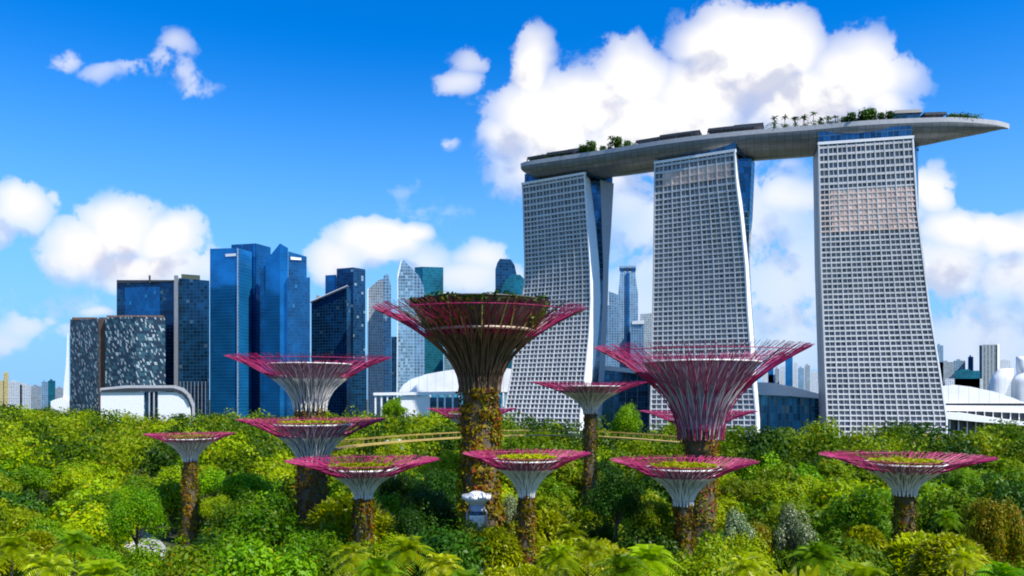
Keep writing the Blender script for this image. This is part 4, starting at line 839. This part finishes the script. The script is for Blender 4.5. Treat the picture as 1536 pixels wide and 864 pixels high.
def species(px, py, d):
    r_ = rng.random()
    if 570 < px < 690 and 690 < py < 790 : return 'dark'  # dark leaf colour stands in for the deep shade between the towers
    if 895 < px < 955 and 690 < py < 800: return 'dark'  # around the dark upright tree, dark leaves paint the shade too
    if 500 < px < 695 and 655 < py < 700: return 'yellow'
    if py > 735 and px > 500:
        if px < 940: return 'lime' if r_ < .38 else ('palm' if r_ < .72 else 'yellow' if r_ < .9 else 'green')
        return 'yellow' if r_ < .50 else ('lime' if r_ < .64 else ('palm' if r_ < .77 else ('olive' if r_ < .85 else ('green' if r_ < .98 else 'rust'))))
    if py > 740 and px < 175: return 'lime' if r_ < .35 else ('palm' if r_ < .65 else 'yellow' if r_ < .8 else 'green')
    if 175 <= px < 520 and py > 690: return 'green' if r_ < .72 else ('dark' if r_ < .82 else 'olive')
    if px > 1380 and 695 < py < 770: return 'dark' if r_ < .65 else 'green'
    if px > 1080 and py < 655: return 'green' if r_ < .62 else ('olive' if r_ < .8 else 'dark')
    if px > 1080: return 'olive' if r_ < .5 else ('green' if r_ < .75 else ('yellow' if r_ < .93 else 'rust'))
    if px < 350: return 'yellow' if r_ < .22 else ('olive' if r_ < .5 else ('green' if r_ < .84 else 'dark'))
    return 'yellow' if r_ < .2 else ('olive' if r_ < .48 else ('green' if r_ < .85 else 'dark'))
TONE = {'yellow': 'yellow green', 'lime': 'lime green long bladed', 'green': 'mid green', 'dark': 'dark green', 'olive': 'olive green', 'palm': 'feathery palm', 'rust': 'rust tinged', 'silver': 'silvery'}
def zone(px, py):
    col_ = ['at the left edge', 'beside the small leftmost tower', 'around the two stacked towers', 'by the lower left garden tower', 'near the tallest garden tower', 'near the slim pale funnelled tower', 'near the second tallest garden tower', 'between second tallest and rightmost towers', 'around the rightmost garden tower', 'at the right edge'][int(np.searchsorted([190, 370, 505, 650, 790, 930, 1110, 1250, 1440], px))]
    row = ['far back', 'midway', 'in nearer rows', 'along the bottom'][int(np.searchsorted([655, 715, 790], py))]
    return col_, row
# trees that stand out, placed first
spots = []
def special(px, py, d, sp_, sc, label, var=0, **kw):
    if sp_ == 'dome': kw['ch0'] = 9.5; kw['st'] = 1.25
    x = X(px, d); add_tree(x, d, sp_, Z(py, d), sc, label, None, far=False, var=var, **kw); spots.append((x, d, 5.0*sc*.8))
dome = crown_mesh('crown_dome', 11000, 5.6, 9.5, 30, .34, FOL['green'], seed=77, lob_r=(.26, .34)); CR['dome'] = [dome]
special(205, 722, 150, 'dome', 1.0, 'neat round domed green tree left of the grey path')
special(1190, 762, 118, 'silver', .62, 'silvery white flowering shrub tree right of the second tallest tower foot', name='flowering_tree', st=1.5)
special(1105, 768, 116, 'silver', .45, 'small silvery white shrub tree close beside the second tallest tower foot', name='flowering_tree', st=1.5)
special(768, 745, 140, 'silver', .45, 'small white flecked shrub between tallest trunk and the small tower before it', name='flowering_tree', st=1.5)
special(925, 694, 128, 'dark', 1.0, 'dark upright tree between two small steel tree towers right of centre', var=1, st=1.4)
special(600, 706, 165, 'dark', 1.2, 'shade-dark tree under the right wing of the lower left crown, left one of its pair', var=0)  # leaf colour kept dark to paint the shade under the crown
special(655, 700, 160, 'dark', 1.15, 'shade-dark tree against the left side of the tallest trunk', var=1)  # leaf colour kept dark to paint the shade by the trunk
special(588, 657, 202, 'yellow', 1.0, 'yellow green tree hiding the foot of the small white dome', st=1.3)
special(1496, 745, 112, 'rust', .8, 'rust orange tree near the right edge', st=2.1)
special(712, 786, 119, 'yellow', .75, 'yellow green tree directly in front of the pale kiosk', st=1.3)
special(745, 792, 117, 'lime', .7, 'small lime green bladed tree right below the pale kiosk', st=1.3)
special(330, 745, 175, 'yellow', .7, 'yellow green bush right of the small leftmost tower trunk')
special(590, 597, 560, 'green', 2.0, 'tall green tree in front of the white podium', name='conifer_tree')
special(940, 606, 330, 'green', 1.2, 'green tree rising right of the slim pale steel tree tower', st=1.6)
for k, (px, py, d) in enumerate([(18, 792, 84), (70, 806, 80), (112, 790, 90), (150, 822, 78), (528, 800, 88), (566, 822, 76), (612, 790, 92), (662, 812, 80), (700, 838, 72), (838, 806, 86), (882, 788, 94), (934, 818, 78), (972, 800, 88), (1120, 812, 84), (1228, 800, 90), (1296, 822, 76), (1448, 806, 86), (1505, 826, 76)]):
    x = X(px, d); side_ = 'in the bottom left corner' if px < 300 else ('along the bottom, left of the tallest tower' if px < 720 else ('along the bottom, right of the tallest tower' if px < 1050 else 'along the bottom right'))
    th = add_tree(x, d, 'palm', Z(py-14, d), rng.uniform(.8, 1.15), 'feathery green palm '+side_, 'feathery green palms '+side_, False, var=k % 3); spots.append((x, d, 5.0))
near, mid_ = [], []
def scatter(d0, d1, sp, sc0, store, n_try):
    for _ in range(n_try):
        d = math.sqrt(rng.uniform(d0*d0, d1*d1)); px = rng.uniform(-70, 1606); x = X(px, d); ok = True
        if -104 < x < -64 and 158 < d < 216 and abs(x-np.interp(d, [160, 214], [-66, -104])) < 10: continue
        for (a, b_, r_) in NOSPOT:
            if (x-a)**2+(d-b_)**2 < (r_+3)**2: ok = False; break
        if not ok: continue
        for (a, b_, r_) in spots:
            if (x-a)**2+(d-b_)**2 < ((sp+r_)/2)**2: ok = False; break
        if not ok: continue
        spots.append((x, d, sp)); store.append((x, d, sc0*rng.uniform(.88, 1.12)))
scatter(58, 145, 14.0, 1.6, near, 60); scatter(58, 145, 10.5, 1.15, near, 500); scatter(58, 145, 7.2, .78, near, 3500)
scatter(145, 265, 19.0, 1.45, mid_, 45); scatter(145, 265, 13.5, 1.0, mid_, 400); scatter(145, 265, 10.0, .72, mid_, 1500)
cnt = 0; labels_used = {}
for store, far in ((near, False), (mid_, True)):
    for (x, y, sc) in store:
        px = 768+x/y*F; st_ = 1.25 if not far else 1.1; r_ = (5.2 if not far else 7.5)*sc
        nat = (rng.uniform(13, 17.5) if not far else rng.uniform(13, 18))+3.5*(sc-.7)/.6
        zt_ = min(nat, cap_z(x, y, r_))
        if zt_ < 3.2: continue
        if zt_ < nat*.6: sc *= max(.5, zt_/nat/.75)
        py = HZ-(zt_-H)*F/y
        if py > 905 and not far: continue
        sp_ = species(px, py, y); col_, row = zone(px, py); key = (sp_, col_, row)
        lab = '%s tree %s %s' % (TONE[sp_ if not (far and sp_ in ('palm', 'lime')) else 'yellow'], row, col_)
        add_tree(x, y, sp_, zt_, sc, lab, lab.replace(' tree ', ' trees '), far, st=st_); cnt += 1
print('TREES', cnt)
# far wood: one mass beyond the trees one can tell apart
Vs = []; ts = {k: [] for k in ('green', 'olive', 'dark', 'yellow')}; Vd = {k: [] for k in ts}
def unit_crown(seed, n=230):
    g_ = np.random.default_rng(seed); K = int(g_.integers(9, 16)); c = g_.normal(0, 1, (K, 3)); c[:, 2] = np.abs(c[:, 2])*.8; c /= np.linalg.norm(c, axis=1)[:, None]; c *= g_.uniform(.40, .85, (K, 1)); lr = g_.uniform(.24, .46, K)
    ix = g_.choice(K, n, p=lr**2/(lr**2).sum()); dr = g_.normal(0, 1, (n, 3)); dr[:, 2] += .3; dr /= np.linalg.norm(dr, axis=1)[:, None]; return c[ix]+dr*(lr[ix]*(1+g_.normal(0, .1, n)))[:, None], dr
def far_tree(x, y, zt_, r_, k, n=230, leaf=1.6):
    P, N = unit_crown(int(rng.integers(0, 9999)), n); P = P*np.array([r_, r_, min(zt_*.6, r_*1.1)])+np.array([x, y, zt_-min(zt_*.6, r_*1.1)])
    L = leaf*rng.uniform(.6, 1.3, n); Vd[k].append(leaf_quads(P, N, L, L*.6, .5)); ts[k].append(rng.uniform(0, .5)+rng.uniform(0, .5, n))
d = 262.0
while d < 980:
    stepx = 12.5+d*.012; x = X(-60, d)
    while x < X(1600, d):
        xx = x+rng.uniform(-5, 5); yy = d+rng.uniform(-7, 7); px = 768+xx/yy*F
        hid = yy > 425 and px > 770; x += stepx
        if hid: continue
        if yy > 590 and 145 < px < 770: 
            if yy > 640: continue
        lim = np.interp(px, [-60, 60, 300, 560, 700, 1100, 1300, 1536, 1700], [607, 611, 617, 616, 617, 625, 624, 630, 630])
        big_ = rng.random(); zt_ = min(rng.uniform(15, 27)+ (6 if yy > 500 else 0), H-(lim-HZ+rng.uniform(0, 13)-4)/F*yy)
        for (a, b_, py_, dd) in KEEP:
            if yy < dd and a < px < b_: zt_ = min(zt_, Z(py_, yy))
        if zt_ < 4: continue
        k = species(px, 640 if px > 1000 else 650, yy); k = k if k in Vd else 'green'
        far_tree(xx, yy, zt_, rng.uniform(6.5, 12.5)*(1+d/1600), k, 900 if d < 500 else 420, .95+d/700)
    d += 15+d*.014
wood = None
for k in Vd:
    if Vd[k]:
        o = quads_np('far_wood', np.concatenate(Vd[k]), np.concatenate(ts[k]), FOL[k]); tag(o, {'green': 'mid green', 'olive': 'olive', 'dark': 'dark', 'yellow': 'yellow green'}[k]+' mass of far treetops below the buildings', 'woodland', None, 'stuff')
# undergrowth between the trunks
Vd = {k: [] for k in Vd}; ts = {k: [] for k in ts}
d = 64.0
while d < 262:
    x = X(-60, d)
    while x < X(1600, d):
        xx = x+rng.uniform(-2, 2); yy = d+rng.uniform(-2, 2); x += 5.0
        if abs(xx-np.interp(yy, [160, 214], [-66, -104])) < 8.5 and 158 < yy < 216: continue
        if d < 150 and yy < 66: continue
        zt_ = rng.uniform(2.5, 8.5); far_tree(xx, yy, min(zt_, max(1.2, cap_z(xx, yy, 2))), rng.uniform(2.8, 4.2), ['green', 'dark', 'dark', 'olive'][int(rng.integers(0, 4))], 130, .7)  # dark leaves weighted up to paint darker gaps between the trees
    d += 5.0
for k in Vd:
    if Vd[k]:
        o = quads_np('undergrowth', np.concatenate(Vd[k]), np.concatenate(ts[k]), FOL[k]); tag(o, k+' green undergrowth covering the garden floor' if k != 'green' else 'mid green undergrowth covering the garden floor', 'shrubs', None, 'stuff')

# trees and palms on the roof deck
def small_palm(px, s_, h_, label, grp):
    p, ang = deck_world(px, s_); th = thing('palm_tree', label, 'palm tree', p, rng.uniform(0, 6), grp)
    mb = MB(); mb.tube([(0, 0, -.5), (.2, 0, h_*.5), (.1, .1, h_)], [.3, .22, .16], 5); mb.build('trunk', M['bark'], th)
    Vs = []; 
    for k in range(16):
        a = k*2*PI/16+rng.uniform(-.2, .2); L = 2.8*rng.uniform(.8, 1.2); e = rng.uniform(-.1, .8); c = np.array([.1, .1, h_]); dv = np.array([math.cos(a), math.sin(a), e]); sd_ = np.array([-math.sin(a), math.cos(a), 0])*.45
        p1 = c+dv*L*.5; p2 = c+dv*L-np.array([0, 0, L*.35]); Vs += [[c-sd_*.3, c+sd_*.3, p1+sd_, p1-sd_], [p1-sd_, p1+sd_, p2+sd_*.2, p2-sd_*.2]]
    quads_np('fronds', np.array(Vs), rng.uniform(0, 1, len(Vs)), FOL['dark'], th)
for k, (px, h_) in enumerate([(1160, 8), (1163, 5), (1186, 8.5), (1191, 7), (1200, 7), (1208, 9), (1214, 8), (1219, 9.5), (1232, 6.5), (1238, 5), (1246, 7), (1258, 5.5)]):
    small_palm(px, rng.uniform(-.85, -.3), h_*1.05, 'small palm on the roof deck between the middle and rightmost hotel towers', 'palms on the roof deck between middle and right towers')
for px, h_ in ((916, 9), (921, 5.5), (908, 5)):
    small_palm(px, -.8, h_*1.0, 'small palm on the roof deck left of the bare stretch past the leftmost tower', 'palms on the roof deck past the leftmost tower')
for (a_, b2_, lb) in [(800, 850, 'low planting strip on the roof deck above the leftmost tower'), (900, 950, 'low planting strip on the roof deck past the leftmost tower'), (1150, 1222, 'low planting strip under the palms of the roof deck'), (1226, 1290, 'low planting strip on the roof deck left above the rightmost tower'), (1300, 1345, 'low planting strip on the roof deck above the rightmost tower'), (1425, 1470, 'low planting strip on the bow of the roof deck')]:
    o0 = deck_world((a_+b2_)/2, -.9)[0]; th = thing('planting_strip', lb, 'hedge', o0); n = 900; q_ = rng.uniform(0, 1, n); L_ = [deck_world(a_+(b2_-a_)*k/12, -.9)[0]-o0 for k in range(13)]
    pts = np.array([[np.interp(u_*12, range(13), [p[c_] for p in L_]) for c_ in range(3)] for u_ in q_]); hh = 1.4+1.1*np.sin(q_*23+a_)+.6*np.sin(q_*51); pts += np.stack([rng.normal(0, .7, n), rng.normal(0, .7, n), .6+rng.uniform(0, 1, n)*np.maximum(.6, hh+1.2)], 1)
    quads_np('foliage', leaf_quads(pts, np.tile([0, -.5, .8], (n, 1)), .9, .55, .6), rng.uniform(0, 1, n), FOL['dark'], th)
    mb = MB()
    for k in range(12): p, p2 = L_[k], L_[k+1]; up_ = Vector((0, 0, .9)); dp_ = Vector((0, .9, 0)); mb.hexa([p-dp_, p2-dp_, p2+dp_, p+dp_], [p-dp_+up_, p2-dp_+up_, p2+dp_+up_, p+dp_+up_])
    mb.build('planter', M['concrete'], th)
rc = crown_mesh('crown_roof', 500, 2.6, 3.8, 8, .8, FOL['dark'], seed=5)
for px, sc in ((868, 1.0), (876, 1.1), (884, .8), (891, 1.3), (899, .8), (930, 1.35), (937, .9), (1270, .9), (1276, 1.0), (1300, 1.2), (1308, 1.5), (1316, 1.1), (1326, .8), (1334, .9)):
    sc *= 1.5; p, ang = deck_world(px, rng.uniform(-.9, -.5)); side_ = 'near the leftmost tower' if px < 1000 else 'above the rightmost tower'
    th = thing('roof_tree', 'small dark round tree on the roof deck '+side_, 'tree', p, 0, 'round trees on the roof deck '+side_)
    c = bpy.data.objects.new('crown', rc); C.objects.link(c); c.parent = th; c.location = (0, 0, 1.2); c.scale = (sc, sc, sc); tr = bpy.data.objects.new('trunk', trunk_me); C.objects.link(tr); tr.parent = th; tr.scale = (.5, .5, 2.2)

for o_ in bpy.data.objects:
    if 'label' in o_ and len(o_['label'].split()) > 16: print('LONG', o_.name, o_['label'])
